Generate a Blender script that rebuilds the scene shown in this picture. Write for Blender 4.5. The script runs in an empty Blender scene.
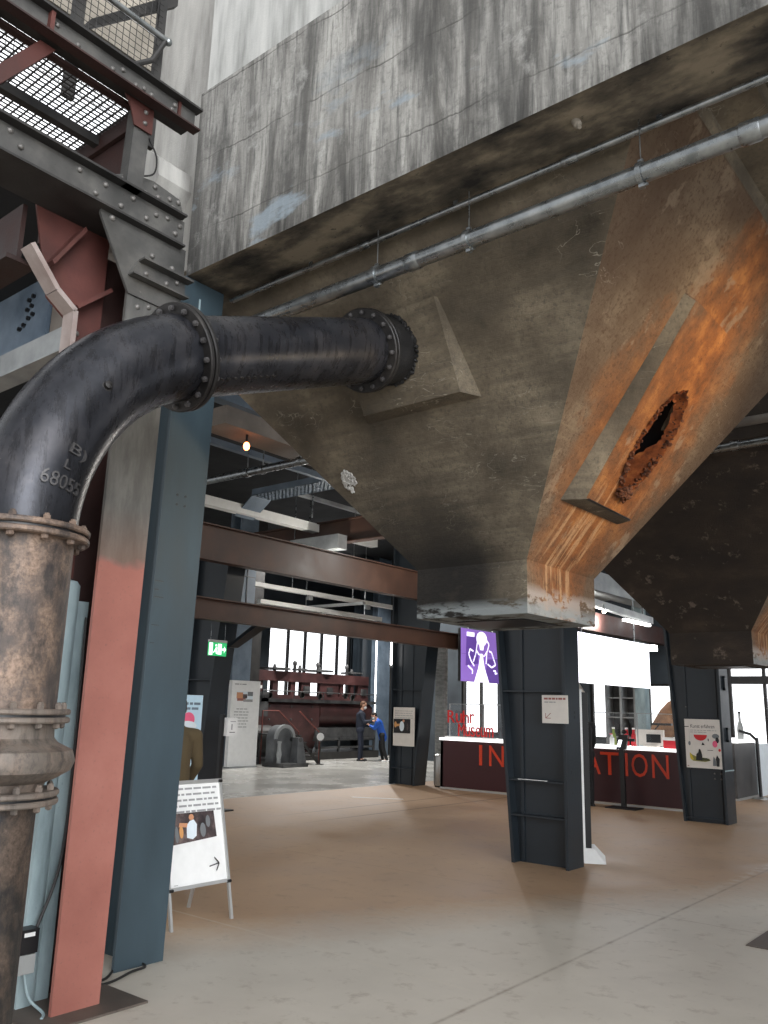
import bpy, bmesh, math, random
from math import sin, cos, pi, radians, atan2, sqrt
from mathutils import Vector, Matrix
SC = bpy.context.scene
COL = SC.collection
R = random.Random(11)
V = Vector

# ------------------------------------------------------------------ colour + materials
def lin(c):
    return tuple((x/255/12.92 if x <= 10 else ((x/255+0.055)/1.055)**2.4) for x in c) + (1.0,)

class NT:
    def __init__(s, name):
        s.m = bpy.data.materials.new(name); s.m.use_nodes = True
        s.t = s.m.node_tree; s.b = s.t.nodes['Principled BSDF']
    def n(s, ty, **kw):
        x = s.t.nodes.new(ty)
        for k, v in kw.items(): setattr(x, k, v)
        return x
    def l(s, a, b): s.t.links.new(a, b)
    def coord(s, kind='obj', scale=(1, 1, 1), loc=(0, 0, 0)):
        if kind == 'pos': o = s.n('ShaderNodeNewGeometry').outputs['Position']
        else: o = s.n('ShaderNodeTexCoord').outputs['Object']
        mp = s.n('ShaderNodeMapping'); mp.inputs['Scale'].default_value = scale
        mp.inputs['Location'].default_value = loc
        s.l(o, mp.inputs['Vector']); return mp.outputs['Vector']
    def noise(s, vec, scale, detail=6, rough=.55, dist=0):
        x = s.n('ShaderNodeTexNoise'); x.inputs['Scale'].default_value = scale
        x.inputs['Detail'].default_value = detail; x.inputs['Roughness'].default_value = rough
        x.inputs['Distortion'].default_value = dist
        s.l(vec, x.inputs['Vector']); return x.outputs['Fac']
    def ramp(s, fac, stops, smooth=False):
        x = s.n('ShaderNodeValToRGB'); cr = x.color_ramp
        if smooth: cr.interpolation = 'EASE'
        while len(cr.elements) < len(stops): cr.elements.new(.5)
        for e, (p, c) in zip(cr.elements, stops):
            e.position = p
            e.color = (c, c, c, 1) if isinstance(c, (int, float)) else (c if len(c) == 4 else lin(c))
        s.l(fac, x.inputs['Fac']); return x.outputs['Color']
    def mix(s, fac, a, b, mode='MIX'):
        x = s.n('ShaderNodeMix', data_type='RGBA', blend_type=mode)
        for v, i in ((fac, 0), (a, 6), (b, 7)):
            if isinstance(v, (int, float)): x.inputs[i].default_value = v if i == 0 else (v, v, v, 1)
            elif isinstance(v, tuple): x.inputs[i].default_value = v if len(v) == 4 else lin(v)
            else: s.l(v, x.inputs[i])
        return x.outputs[2]
    def math(s, op, a, b=None, c=None, clamp=False):
        x = s.n('ShaderNodeMath', operation=op); x.use_clamp = clamp
        for i, v in enumerate((a, b, c)):
            if v is None: continue
            if isinstance(v, (int, float)): x.inputs[i].default_value = v
            else: s.l(v, x.inputs[i])
        return x.outputs[0]
    def xyz(s, vec):
        x = s.n('ShaderNodeSeparateXYZ'); s.l(vec, x.inputs[0]); return x.outputs
    def maprange(s, v, a, b, c=0., d=1.):
        x = s.n('ShaderNodeMapRange'); x.clamp = True
        for i, q in zip((1, 2, 3, 4), (a, b, c, d)): x.inputs[i].default_value = q
        s.l(v, x.inputs[0]); return x.outputs[0]
    def bump(s, h, strength=.3, dist=.02):
        x = s.n('ShaderNodeBump'); x.inputs['Strength'].default_value = strength
        x.inputs['Distance'].default_value = dist
        s.l(h, x.inputs['Height']); s.l(x.outputs[0], s.b.inputs['Normal'])
    def out(s, color=None, rough=None, metal=0, spec=.5):
        for k, v in (('Base Color', color), ('Roughness', rough), ('Metallic', metal), ('Specular IOR Level', spec)):
            if v is None: continue
            if isinstance(v, (int, float)): s.b.inputs[k].default_value = v
            elif isinstance(v, tuple): s.b.inputs[k].default_value = v if len(v) == 4 else lin(v)
            else: s.l(v, s.b.inputs[k])
        return s.m

def weather(name, stops, scale=4, stretch=(1, 1, 1), rough=(.4, .7), metal=0, bump=.15, bscale=60,
            speck=None, kind='obj', spec=.5, detail=8):
    """noise-mottled surface: base ramp, fine grain, roughness from the same noise"""
    t = NT(name); v = t.coord(kind, stretch); f = t.noise(v, scale, detail, .6)
    c = t.ramp(f, stops)
    if speck:
        g = t.noise(t.coord(kind), speck[0], 5, .7)
        c = t.mix(t.ramp(g, [(speck[1], 0.), (min(1, speck[1]+.08), 1.)]), c, speck[2])
    g2 = t.noise(t.coord(kind), bscale, 4, .6)
    t.bump(g2, bump, .01)
    return t.out(c, t.maprange(f, .3, .7, rough[0], rough[1]), metal, spec)

def plain(name, c, rough=.5, metal=0, spec=.5):
    t = NT(name); v = t.coord(); f = t.noise(v, 9, 4)
    k = t.mix(t.maprange(f, .3, .7, 0, .22), c, tuple(int(x*.8) for x in c))
    return t.out(k, rough, metal, spec)

def glow(name, c, strength, rough=.4):
    t = NT(name); t.out(c, rough)
    t.b.inputs['Emission Color'].default_value = lin(c); t.b.inputs['Emission Strength'].default_value = strength
    return t.m

M = {}
def concrete_wall():
    t = NT('streaked_concrete')
    p = t.coord('pos'); X, Y, Z = t.xyz(p)
    big = t.noise(t.coord('pos', (1.6, 1.6, .35)), 1.5, 6, .6)
    st = t.noise(t.coord('pos', (3.2, 3.2, .34)), 1.6, 8, .68, .5)
    fine = t.noise(t.coord('pos', (22, 22, 1.4)), 1.5, 6, .7)
    gr = t.noise(p, 26, 8, .75)
    c = t.ramp(st, [(.28, (66, 65, 63)), (.42, (112, 110, 106)), (.52, (150, 148, 143)), (.66, (182, 180, 174))])
    c = t.mix(t.ramp(fine, [(.33, .8), (.5, .0)]), c, (88, 88, 86))
    c = t.mix(t.ramp(big, [(.36, .9), (.54, 0.)]), c, (74, 73, 71))
    bl2 = t.noise(t.coord('pos', (1, 1, .8), (9, 3, 4)), 2.6, 8, .7)
    c = t.mix(t.ramp(bl2, [(.56, 0.), (.68, .7)]), c, (80, 79, 77))
    c = t.mix(t.ramp(bl2, [(.30, .5), (.42, 0.)]), c, (206, 205, 200))
    c = t.mix(t.ramp(gr, [(.3, .55), (.48, 0.)]), c, (84, 84, 82))
    # dirt band just above the lower edge and formwork joints
    c = t.mix(t.math('MULTIPLY', t.maprange(Z, 5.05, 4.74, 0, .75), t.ramp(st, [(.35, 1.), (.62, .15)])), c, (56, 55, 53))
    zz = t.math('ADD', Z, t.math('MULTIPLY', X, .03))
    fr = t.math('FRACT', t.math('MULTIPLY', t.math('ADD', zz, t.math('MULTIPLY', big, .12)), 1/.62))
    line = t.math('MULTIPLY', t.ramp(fr, [(.0, 1.), (.02, 0.)]), t.ramp(big, [(.4, 0.), (.6, .8)]))
    c = t.mix(line, c, (70, 69, 67))
    bl = t.noise(t.coord('pos', (1, 1, 2.2), (3, 0, 0)), 1.35, 6, .6)
    c = t.mix(t.math('MULTIPLY', t.ramp(bl, [(.57, 0.), (.64, .75)]), t.maprange(Z, 6.0, 5.2, 0, 1)), c, (146, 158, 166))
    t.bump(t.math('ADD', t.math('MULTIPLY', gr, .6), t.math('MULTIPLY', line, -.8)), .5, .02)
    return t.out(c, .85, 0, .25)
def hopper_mat(rust):
    t = NT('rust_washed_concrete' if rust else 'sooty_concrete')
    p = t.coord('obj'); X, Y, Z = t.xyz(p)
    big = t.noise(p, 1.6, 8, .6); gr = t.noise(p, 30, 8, .75)
    bd = t.noise(t.coord('obj', (1.2, 1.2, 14)), 1.2, 6, .6)
    c = t.ramp(big, [(.3, (64, 58, 49)), (.5, (108, 98, 83)), (.7, (146, 134, 114))])
    c = t.mix(t.ramp(bd, [(.35, .6), (.55, 0.)]), c, (88, 81, 70))
    c = t.mix(t.ramp(gr, [(.36, .6), (.5, 0.)]), c, (80, 74, 64))
    c = t.mix(t.ramp(gr, [(.64, 0.), (.72, .6)]), c, (152, 144, 130))
    sc_ = t.noise(t.coord('obj', (1, 1, 2.6), (5, 1, 2)), 3.0, 3, .5, 1.2)
    sl = t.math('MULTIPLY', t.ramp(t.math('ABSOLUTE', t.math('SUBTRACT', sc_, .5)), [(0., .8), (.006, 0.)]), t.ramp(t.noise(p, 2.1, 4), [(.52, 0.), (.62, 1.)]))
    c = t.mix(sl, c, (170, 162, 146))
    # soot at the mouth, on its left half
    sn = t.noise(p, 3.2, 8, .65)
    soot = t.math('MULTIPLY', t.maprange(Z, 1.35, .45, 0, 1), t.math('MULTIPLY', t.maprange(X, .55, .1, 0, 1), t.ramp(sn, [(.2, .5), (.42, 1.)])))
    c = t.mix(t.math('MULTIPLY', soot, .92), c, (22, 22, 23))
    # scraped pale lip
    lip = t.math('MULTIPLY', t.maprange(Z, .13, .05, 0, 1), t.ramp(t.noise(t.coord('obj', (2, 2, 6)), 2.2, 6, .6), [(.42, 0.), (.5, .8)]))
    if rust:
        # distance from the broken pipe hole along / across the slope
        ay = t.math('ABSOLUTE', t.math('ADD', Y, .12)); 
        nz = t.noise(p, 2.4, 8, .62)
        d = t.math('ADD', t.math('MULTIPLY', ay, .98), t.math('MULTIPLY', t.math('ABSOLUTE', t.math('SUBTRACT', Z, 1.45)), .42))
        d = t.math('ADD', d, t.math('MULTIPLY', t.math('SUBTRACT', nz, .5), .9))
        k = t.ramp(d, [(.25, 1.), (.58, .74), (.9, .34), (1.25, .0)])
        rc = t.ramp(t.noise(p, 4.5, 8, .62), [(.28, (76, 46, 26)), (.5, (130, 78, 38)), (.7, (172, 112, 58))])
        c = t.mix(k, t.mix(.5, c, (96, 68, 46)), rc)
        # pale run-off streaks below the hole
        sk = t.noise(t.coord('obj', (.6, 7, .5)), 2.0, 6, .6)
        stk = t.math('MULTIPLY', t.ramp(sk, [(.53, 0.), (.62, .8)]), t.math('MULTIPLY', t.maprange(ay, .42, .25, 0, 1), t.maprange(Z, 1.35, .9, 0, 1)))
        c = t.mix(stk, c, (176, 140, 104))
        pa = t.noise(t.coord('obj', (1, 1.2, .8), (2, 5, 1)), 2.3, 6, .6)
        c = t.mix(t.ramp(pa, [(.60, 0.), (.635, .55)]), c, (142, 124, 104))
        c = t.mix(t.ramp(gr, [(.34, .6), (.48, 0.)]), c, (70, 44, 28))
        lip2 = t.math('MULTIPLY', t.maprange(Z, .24, .16, 0, 1), t.ramp(t.noise(t.coord('obj', (3, 3, 5), (7, 0, 0)), 1.8, 6, .6), [(.45, 0.), (.5, .85)]))
        c = t.mix(lip2, c, (164, 154, 146))
    c = t.mix(lip, c, (142, 148, 148))
    t.bump(t.math('ADD', gr, t.math('MULTIPLY', bd, .8)), .55, .02)
    return t.out(c, .8, 0, .3)
def floor_mat():
    t = NT('worn_floor_coating')
    p = t.coord('pos'); X, Y, Z = t.xyz(p)
    n1 = t.noise(p, .8, 7, .6); n2 = t.noise(p, 6, 8, .7); n3 = t.noise(p, 45, 5, .7)
    brown = t.ramp(n1, [(.3, (156, 126, 98)), (.55, (172, 142, 113)), (.75, (184, 156, 128))])
    grey = t.ramp(n1, [(.3, (178, 171, 159)), (.6, (198, 191, 179)), (.8, (210, 204, 193))])
    # coated brown area begins along a straggling line; nearer ground is bare grey
    e = t.math('ADD', Y, t.math('MULTIPLY', t.math('SUBTRACT', n2, .5), 1.6))
    e = t.math('ADD', e, t.math('MULTIPLY', X, -2.0))
    c = t.mix(t.maprange(e, 13.2, 15.4), grey, brown)
    # polished grey screed of the machine hall
    gx = t.maprange(X, -11.75, -11.82)
    c = t.mix(gx, c, t.ramp(t.noise(p, 1.7, 8, .65), [(.3, (166, 165, 160)), (.5, (178, 176, 170)), (.7, (190, 188, 182))]))
    c = t.mix(t.ramp(n2, [(.28, .5), (.45, 0.)]), c, (116, 98, 80))
    c = t.mix(t.ramp(n3, [(.66, 0.), (.72, .35)]), c, (206, 196, 180))
    # saw-cut joint, two rail slots and cross joints
    def groove(coord, at, w):
        return t.ramp(t.math('ABSOLUTE', t.math('SUBTRACT', coord, at)), [(0., 1.), (w, 0.)])
    g = groove(X, -2.86, .022)
    c = t.mix(t.math('MULTIPLY', g, t.ramp(n2, [(.3, .9), (.6, .35)])), c, (112, 98, 82))
    c = t.mix(t.math('MULTIPLY', t.ramp(t.math('ABSOLUTE', t.math('SUBTRACT', X, -2.93)), [(0., 1.), (.09, 0.)]), t.ramp(n2, [(.45, 0.), (.6, .6)])), c, (190, 184, 172))
    for at in (-9.55, -8.75):
        c = t.mix(t.math('MULTIPLY', groove(X, at, .03), t.maprange(Y, 9.0, 10.6)), c, (70, 56, 46))
    c = t.mix(t.math('MULTIPLY', groove(Y, 7.3, .015), .4), c, (130, 108, 88))
    c = t.mix(t.math('MULTIPLY', groove(Y, 4.62, .02), t.math('MULTIPLY', t.maprange(X, -2.9, -3.1), .4)), c, (196, 188, 172))
    t.bump(n3, .12, .004)
    rg = t.mix(gx, t.maprange(n1, .3, .7, .42, .62), t.maprange(n1, .35, .65, .16, .34))
    return t.out(c, rg, 0, .5)
def painted_column(name, stops, top, zsplit):
    t = NT(name); p = t.coord('pos'); X, Y, Z = t.xyz(p)
    a = t.ramp(t.noise(p, 2.2, 7, .6), stops)
    b = t.ramp(t.noise(t.coord('pos', (2, 2, .5)), 3, 8, .65), top)
    n = t.noise(p, 5, 6, .6)
    k = t.maprange(t.math('ADD', Z, t.math('MULTIPLY', t.math('SUBTRACT', n, .5), .16)), zsplit-.02, zsplit+.03)
    rr = t.math('MULTIPLY', t.maprange(Z, zsplit+.35, zsplit+.02, 0, 1), k)
    b = t.mix(t.math('MULTIPLY', rr, .5), b, (116, 84, 66))
    c = t.mix(k, a, b)
    c = t.mix(t.ramp(t.noise(p, 40, 5, .7), [(.3, .35), (.42, 0.)]), c, (80, 66, 62))
    t.bump(t.noise(p, 50, 4), .1, .005)
    return t.out(c, .5, 0, .45)
def iron_mat(name, a, b, c3, rough, metal=.55, rusty=0.):
    t = NT(name); p = t.coord('pos')
    f = t.noise(p, 2.6, 8, .65); s = t.noise(t.coord('pos', (9, 9, 1.2)), 2.5, 7, .7); g = t.noise(p, 55, 6, .75)
    c = t.ramp(f, [(.28, a), (.5, b), (.72, c3)])
    c = t.mix(t.ramp(s, [(.36, .55), (.52, 0.)]), c, (26, 25, 26))
    c = t.mix(t.ramp(g, [(.64, 0.), (.72, .5)]), c, (150, 138, 128))
    if rusty:
        rs = t.noise(t.coord('pos', (1, 1, .6), (4, 2, 0)), 6, 8, .7)
        c = t.mix(t.ramp(rs, [(.42, 0.), (.58, rusty)]), c, t.ramp(g, [(.3, (84, 66, 52)), (.6, (158, 134, 116))]))
        bk = t.noise(t.coord('pos', (1, 1, .7), (1, 7, 3)), 5, 8, .75)
        c = t.mix(t.ramp(bk, [(.52, 0.), (.62, .7)]), c, (48, 46, 46))
    t.bump(t.math('ADD', g, t.math('MULTIPLY', f, 1.5)), .25 if rough[0] > .3 else .1, .01)
    return t.out(c, t.maprange(s, .3, .7, rough[0], rough[1]), metal, .5)
def glass_mat():
    t = NT('clear_glass'); tr = t.n('ShaderNodeBsdfTransparent'); gl = t.n('ShaderNodeBsdfGlossy')
    gl.inputs['Roughness'].default_value = .03
    mx = t.n('ShaderNodeMixShader'); fr = t.n('ShaderNodeLayerWeight'); fc = t.math('ADD', t.math('MULTIPLY', t.math('POWER', fr.outputs['Facing'], 4.0), .5), .02)
    t.l(fc, mx.inputs[0]); t.l(tr.outputs[0], mx.inputs[1]); t.l(gl.outputs[0], mx.inputs[2])
    o = [n for n in t.t.nodes if n.type == 'OUTPUT_MATERIAL'][0]; t.l(mx.outputs[0], o.inputs[0])
    return t.m

M['wall'] = concrete_wall()
M['hop'] = hopper_mat(False); M['rust'] = hopper_mat(True); M['floor'] = floor_mat()
M['pale'] = weather('pale_plaster', [(.3, (138, 138, 134)), (.5, (184, 184, 180)), (.7, (206, 205, 200))], 1.6, (4, 4, .5), (.8, .9), kind='pos', bump=.2)
M['pier'] = weather('pier_concrete', [(.3, (120, 118, 114)), (.5, (166, 164, 159)), (.72, (192, 190, 184))], 1.6, (3, 3, .5), (.8, .9), kind='pos', bump=.3)
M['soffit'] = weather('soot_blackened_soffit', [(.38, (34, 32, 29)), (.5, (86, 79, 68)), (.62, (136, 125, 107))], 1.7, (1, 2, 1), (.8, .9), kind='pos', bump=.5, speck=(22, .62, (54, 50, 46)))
M['redcol'] = painted_column('red_primer_column', [(.3, (135, 83, 73)), (.5, (146, 92, 81)), (.75, (158, 104, 93))], [(.3, (60, 59, 58)), (.5, (86, 85, 82)), (.7, (112, 110, 106))], 2.42)
M['primer'] = weather('red_oxide_primer', [(.3, (54, 27, 22)), (.55, (78, 39, 33)), (.75, (96, 52, 45))], 2.2, rough=(.5, .7), kind='pos')
M['darkred'] = weather('dark_red_steel', [(.3, (32, 17, 14)), (.55, (49, 26, 22)), (.75, (64, 37, 31))], 2.2, rough=(.5, .75), kind='pos')
M['pinkflange'] = weather('faded_primer', [(.3, (119, 102, 96)), (.6, (151, 139, 134)), (.8, (163, 154, 149))], 4, rough=(.5, .7), kind='pos')
M['steelgrey'] = weather('bare_riveted_steel', [(.28, (51, 51, 49)), (.5, (76, 75, 73)), (.7, (100, 98, 94))], 3, (1, 1, 1), (.45, .65), .25, kind='pos', speck=(30, .66, (44, 38, 35)))
M['blackedge'] = weather('blackened_steel', [(.3, (26, 25, 25)), (.7, (54, 52, 50))], 5, rough=(.5, .7), kind='pos')
M['rivet'] = weather('rivet_steel', [(.3, (82, 80, 77)), (.7, (126, 123, 119))], 30, rough=(.35, .55), metal=.3)
M['blue'] = weather('blue_grey_column_paint', [(.3, (43, 56, 63)), (.55, (51, 66, 74)), (.8, (64, 80, 87))], 1.4, (2, 2, .6), (.42, .6), kind='pos', bump=.05, speck=(34, .7, (76, 91, 97)))
M['anth'] = weather('anthracite_paint', [(.3, (25, 31, 36)), (.6, (34, 41, 47)), (.8, (46, 55, 62))], 1.6, rough=(.3, .45), kind='obj', bump=.04, speck=(26, .70, (84, 90, 94)))
M['paleblue'] = weather('pale_blue_enamel', [(.3, (112, 128, 132)), (.55, (148, 166, 170)), (.8, (172, 188, 190))], 3, (2, 2, .5), (.5, .7), kind='pos', speck=(12, .66, (92, 104, 108)))
M['iron'] = iron_mat('black_cast_iron', (30, 31, 34), (52, 53, 58), (80, 78, 80), (.22, .36), .6)
M['ironrust'] = iron_mat('rust_blotched_iron', (53, 48, 48), (87, 78, 73), (115, 102, 94), (.45, .7), .25, .8)
M['ironbrown'] = iron_mat('brown_cast_iron', (84, 77, 71), (112, 103, 95), (136, 126, 116), (.45, .65), .2, .3)
M['irondark'] = iron_mat('tarred_iron', (20, 20, 22), (36, 35, 35), (54, 51, 49), (.4, .6), .3, .35)
M['castmark'] = iron_mat('lightened_iron', (62, 61, 62), (84, 82, 82), (108, 105, 103), (.3, .45), .4)  # lettering lightened to carry the light its edges catch; bolts share the grey
M['flange'] = iron_mat('flange_iron', (30, 29, 29), (48, 46, 45), (74, 70, 66), (.35, .55), .5)
M['tar'] = weather('tar_coating', [(.3, (20, 20, 21)), (.6, (32, 31, 31)), (.8, (52, 49, 46))], 9, rough=(.55, .8), bump=.5, kind='pos')
M['galv'] = weather('galvanised_steel', [(.3, (120, 124, 126)), (.55, (156, 160, 161)), (.8, (184, 186, 186))], 9, (1, 1, 1), (.22, .36), .9, kind='pos', bump=.04)
M['rustlining'] = weather('rust_lining', [(.3, (92, 44, 18)), (.55, (150, 80, 36)), (.75, (184, 112, 58))], 12, rough=(.8, .9), bump=.6, bscale=30)
M['rustcrust'] = weather('rust_crust', [(.3, (40, 24, 16)), (.55, (96, 54, 30)), (.75, (140, 84, 46))], 26, rough=(.8, .95), bump=.8)
M['darkwall'] = weather('dark_blue_hall_wall', [(.3, (40, 46, 52)), (.7, (66, 74, 80))], 1.2, rough=(.7, .85), kind='pos')
M['ceil'] = weather('black_ceiling', [(.3, (10, 11, 13)), (.7, (20, 21, 24))], 1.2, rough=(.7, .9), kind='pos')
M['beige'] = weather('beige_upper_wall', [(.3, (108, 102, 92)), (.7, (158, 150, 137))], 1.5, rough=(.8, .9), kind='pos')
M['brownbeam'] = weather('brown_girder_paint', [(.3, (56, 38, 30)), (.55, (72, 49, 38)), (.8, (92, 64, 49))], 1.6, rough=(.4, .55), kind='pos')
M['greybeam'] = weather('light_grey_steel', [(.3, (124, 127, 128)), (.7, (166, 169, 169))], 2, rough=(.45, .6), kind='pos')
M['bluebeam'] = weather('blue_grey_duct', [(.3, (86, 100, 114)), (.7, (122, 136, 150))], 2, rough=(.45, .6), kind='pos')
M['tan'] = weather('tan_duct', [(.3, (96, 90, 84)), (.7, (134, 126, 118))], 2, rough=(.45, .6), kind='pos')
M['white'] = plain('white_board', (232, 232, 230), .45)
M['paper'] = plain('warm_white_paper', (214, 208, 200), .6)
M['alu'] = plain('brushed_aluminium', (190, 190, 188), .35, .7)
M['ink'] = plain('black_ink', (34, 33, 34), .6)
M['inkgrey'] = plain('grey_ink', (150, 150, 150), .6)
M['inkred'] = plain('red_ink', (150, 92, 84), .6)
M['photo'] = weather('dark_photo_print', [(.35, (38, 30, 32)), (.5, (70, 58, 58)), (.66, (112, 96, 92))], 9, rough=(.5, .6))
M['skinprint'] = plain('print_skin', (196, 140, 104), .6)
M['printlight'] = plain('print_light_blue', (216, 226, 232), .6)
M['printorange'] = plain('print_orange', (206, 150, 92), .6)
M['melon'] = plain('print_red', (196, 40, 44), .6)
M['olive'] = plain('print_olive', (132, 128, 62), .6)
M['mud'] = plain('print_dark_green', (62, 66, 40), .6)
M['yellow'] = plain('print_yellow', (196, 172, 50), .6)
M['printgrey'] = plain('print_grey', (112, 116, 118), .6)
M['pink'] = plain('print_pink', (226, 96, 130), .6)
M['skyprint'] = plain('print_sky', (186, 214, 228), .6)
M['black'] = plain('black_plastic', (20, 20, 22), .4)
M['rubber'] = plain('black_rubber_cable', (30, 28, 27), .55)
M['maroon'] = plain('maroon_counter', (58, 22, 26), .45)
M['redletter'] = plain('orange_red_letter', (208, 62, 30), .4)
M['rmred'] = plain('signal_red_letter', (206, 28, 26), .35)
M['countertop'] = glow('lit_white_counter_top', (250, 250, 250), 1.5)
M['screenwhite'] = glow('white_screen', (246, 246, 255), 2.2)
M['purple'] = glow('purple_screen', (128, 96, 176), .9)
M['purplelight'] = glow('pale_screen_figure', (240, 236, 250), 1.2)
M['purpledark'] = glow('violet_screen_shade', (96, 66, 150), .7)
M['exitgreen'] = glow('green_exit_sign', (40, 170, 100), .9)
M['exitwhite'] = glow('white_exit_sign', (225, 250, 235), 1.4)
M['tube'] = glow('fluorescent_tube', (255, 252, 250), 6)
M['bulb'] = glow('warm_bulb', (255, 140, 80), 14)
M['bulbwhite'] = glow('white_bulb', (255, 240, 220), 10)
M['glass'] = glass_mat()
M['machine'] = weather('maroon_machine_paint', [(.3, (50, 32, 32)), (.55, (76, 46, 45)), (.8, (104, 68, 66))], 1.8, rough=(.4, .6), kind='pos', speck=(14, .64, (54, 48, 46)))
M['machgrey'] = weather('machine_grey', [(.3, (44, 44, 45)), (.7, (92, 92, 92))], 3, rough=(.4, .6), metal=.2, kind='pos')
M['handrail'] = plain('red_handrail', (124, 66, 58), .45)
M['blower'] = weather('grey_blower_paint', [(.3, (70, 72, 74)), (.7, (108, 110, 112))], 3, rough=(.4, .55), kind='pos')
M['pipewhite'] = plain('white_enamel', (226, 226, 222), .4)
M['skin'] = plain('skin', (206, 158, 132), .5)
M['navy'] = plain('navy_cloth', (32, 38, 52), .8)
M['jean'] = plain('dark_denim', (34, 40, 56), .85)
M['kidblue'] = plain('bright_blue_jacket', (24, 84, 176), .6)
M['blackcloth'] = plain('black_cloth', (22, 22, 24), .85)
M['olivecloth'] = plain('olive_cloth', (74, 62, 40), .9)
M['hairbrown'] = plain('brown_hair', (92, 62, 42), .7)
M['hairdark'] = plain('dark_hair', (36, 28, 24), .7)
M['maskwhite'] = plain('white_face_mask', (236, 238, 238), .7)
M['shoe'] = plain('dark_shoe', (26, 24, 24), .6)
M['shoewhite'] = plain('white_trainer', (220, 220, 218), .6)
M['hide'] = weather('brown_hide', [(.3, (86, 58, 38)), (.7, (146, 108, 74))], 5, rough=(.7, .9))
M['redbox'] = plain('red_box', (196, 36, 48), .5)
M['greenbottle'] = plain('green_bottle', (110, 130, 50), .3)
M['steelplate'] = weather('dark_floor_plate', [(.3, (70, 62, 56)), (.7, (96, 86, 78))], 5, rough=(.5, .7))
M['socket'] = plain('grey_socket', (150, 152, 150), .5)

# ------------------------------------------------------------------ geometry helpers
def B(): return bmesh.new()
def hexa(bm, p, mi=0):
    v = [bm.verts.new(q) for q in p]
    fs = [(3, 2, 1, 0), (4, 5, 6, 7), (0, 1, 5, 4), (1, 2, 6, 5), (2, 3, 7, 6), (3, 0, 4, 7)]
    for f in fs: bm.faces.new([v[i] for i in f]).material_index = mi
    return v
def box(bm, x0, x1, y0, y1, z0, z1, mi=0):
    return hexa(bm, [(x0, y0, z0), (x1, y0, z0), (x1, y1, z0), (x0, y1, z0), (x0, y0, z1), (x1, y0, z1), (x1, y1, z1), (x0, y1, z1)], mi)
def frame(d):
    d = V(d).normalized(); a = V((0, 0, 1)) if abs(d.z) < .9 else V((1, 0, 0))
    u = d.cross(a).normalized(); return u, u.cross(d).normalized()
def rings(bm, centres, us, vs, radii, n, cap=True, mi=0, closed=False):
    rs = []
    for c, u, v, r in zip(centres, us, vs, radii):
        ru, rv = r if isinstance(r, tuple) else (r, r)
        rs.append([bm.verts.new(V(c)+u*(ru*cos(2*pi*i/n))+v*(rv*sin(2*pi*i/n))) for i in range(n)])
    m = len(rs)
    for k in range(m if closed else m-1):
        a, b = rs[k], rs[(k+1) % m]
        for i in range(n): bm.faces.new((a[i], a[(i+1) % n], b[(i+1) % n], b[i])).material_index = mi
    if cap and not closed:
        bm.faces.new(rs[0][::-1]).material_index = mi; bm.faces.new(rs[-1]).material_index = mi
    return rs
def cyl(bm, a, b, r, r2=None, n=16, mi=0, cap=True):
    u, v = frame(V(b)-V(a)); r2 = r if r2 is None else r2
    rings(bm, [a, b], [u, u], [v, v], [r, r2], n, cap, mi)
def lathe(bm, o, d, prof, n=24, mi=0, cap=True):
    d = V(d).normalized(); u, v = frame(d)
    rings(bm, [V(o)+d*h for r, h in prof], [u]*len(prof), [v]*len(prof), [max(r, 1e-4) for r, h in prof], n, cap, mi)
def tube(bm, pts, r, n=10, mi=0, cap=True):
    pts = [V(p) for p in pts]; us, vs = [], []
    t0 = (pts[1]-pts[0]).normalized(); u, v = frame(t0); pt = t0
    for i in range(len(pts)):
        a = pts[max(i-1, 0)]; b = pts[min(i+1, len(pts)-1)]; t = (b-a).normalized()
        q = pt.rotation_difference(t); u = q @ u; v = q @ v; pt = t
        us.append(u.copy()); vs.append(v.copy())
    rr = r if isinstance(r, list) else [r]*len(pts)
    rings(bm, pts, us, vs, rr, n, cap, mi)
def bez(p, k=12):
    """Catmull-Rom through the points"""
    p = [V(q) for q in p]; o = []
    for i in range(len(p)-1):
        a, b, c, d = p[max(i-1, 0)], p[i], p[i+1], p[min(i+2, len(p)-1)]
        for j in range(k):
            t = j/k
            o.append(.5*((2*b)+(c-a)*t+(2*a-5*b+4*c-d)*t*t+(3*b-a-3*c+d)*t**3))
    o.append(p[-1]); return o
def ball(bm, c, r, n=16, m=10, mi=0, rot=None):
    r = (r, r, r) if isinstance(r, (int, float)) else r
    mat = Matrix.Translation(c) @ (rot or Matrix()) @ Matrix.Diagonal((r[0], r[1], r[2], 1))
    g = bmesh.ops.create_uvsphere(bm, u_segments=n, v_segments=m, radius=1, matrix=mat)
    for f in {f for v in g['verts'] for f in v.link_faces}: f.material_index = mi
def capsule(bm, a, b, ra, rb, n=12):
    a, b = V(a), V(b); d = (b-a)
    if d.length < 1e-6: return
    d.normalize(); u, v = frame(d); cs, rr = [], []
    for k in range(5):
        t = -pi/2+pi/2*k/4+.001; cs.append(a+d*(ra*sin(t))); rr.append(max(ra*cos(t), .0008))
    for k in range(5):
        t = pi/2*k/4-.001; cs.append(b+d*(rb*sin(t))); rr.append(max(rb*cos(t), .0008))
    rings(bm, cs, [u]*10, [v]*10, rr, n)
def prism(bm, pts, off, mi=0):
    """polygon (3-D points, planar) extruded by off"""
    a = [bm.verts.new(p) for p in pts]; b = [bm.verts.new(V(p)+V(off)) for p in pts]; n = len(pts)
    bm.faces.new(a[::-1]).material_index = mi; bm.faces.new(b).material_index = mi
    for i in range(n): bm.faces.new((a[i], a[(i+1) % n], b[(i+1) % n], b[i])).material_index = mi
def wloc(o):
    p = V((0, 0, 0))
    while o: p += o.location; o = o.parent
    return p
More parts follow.
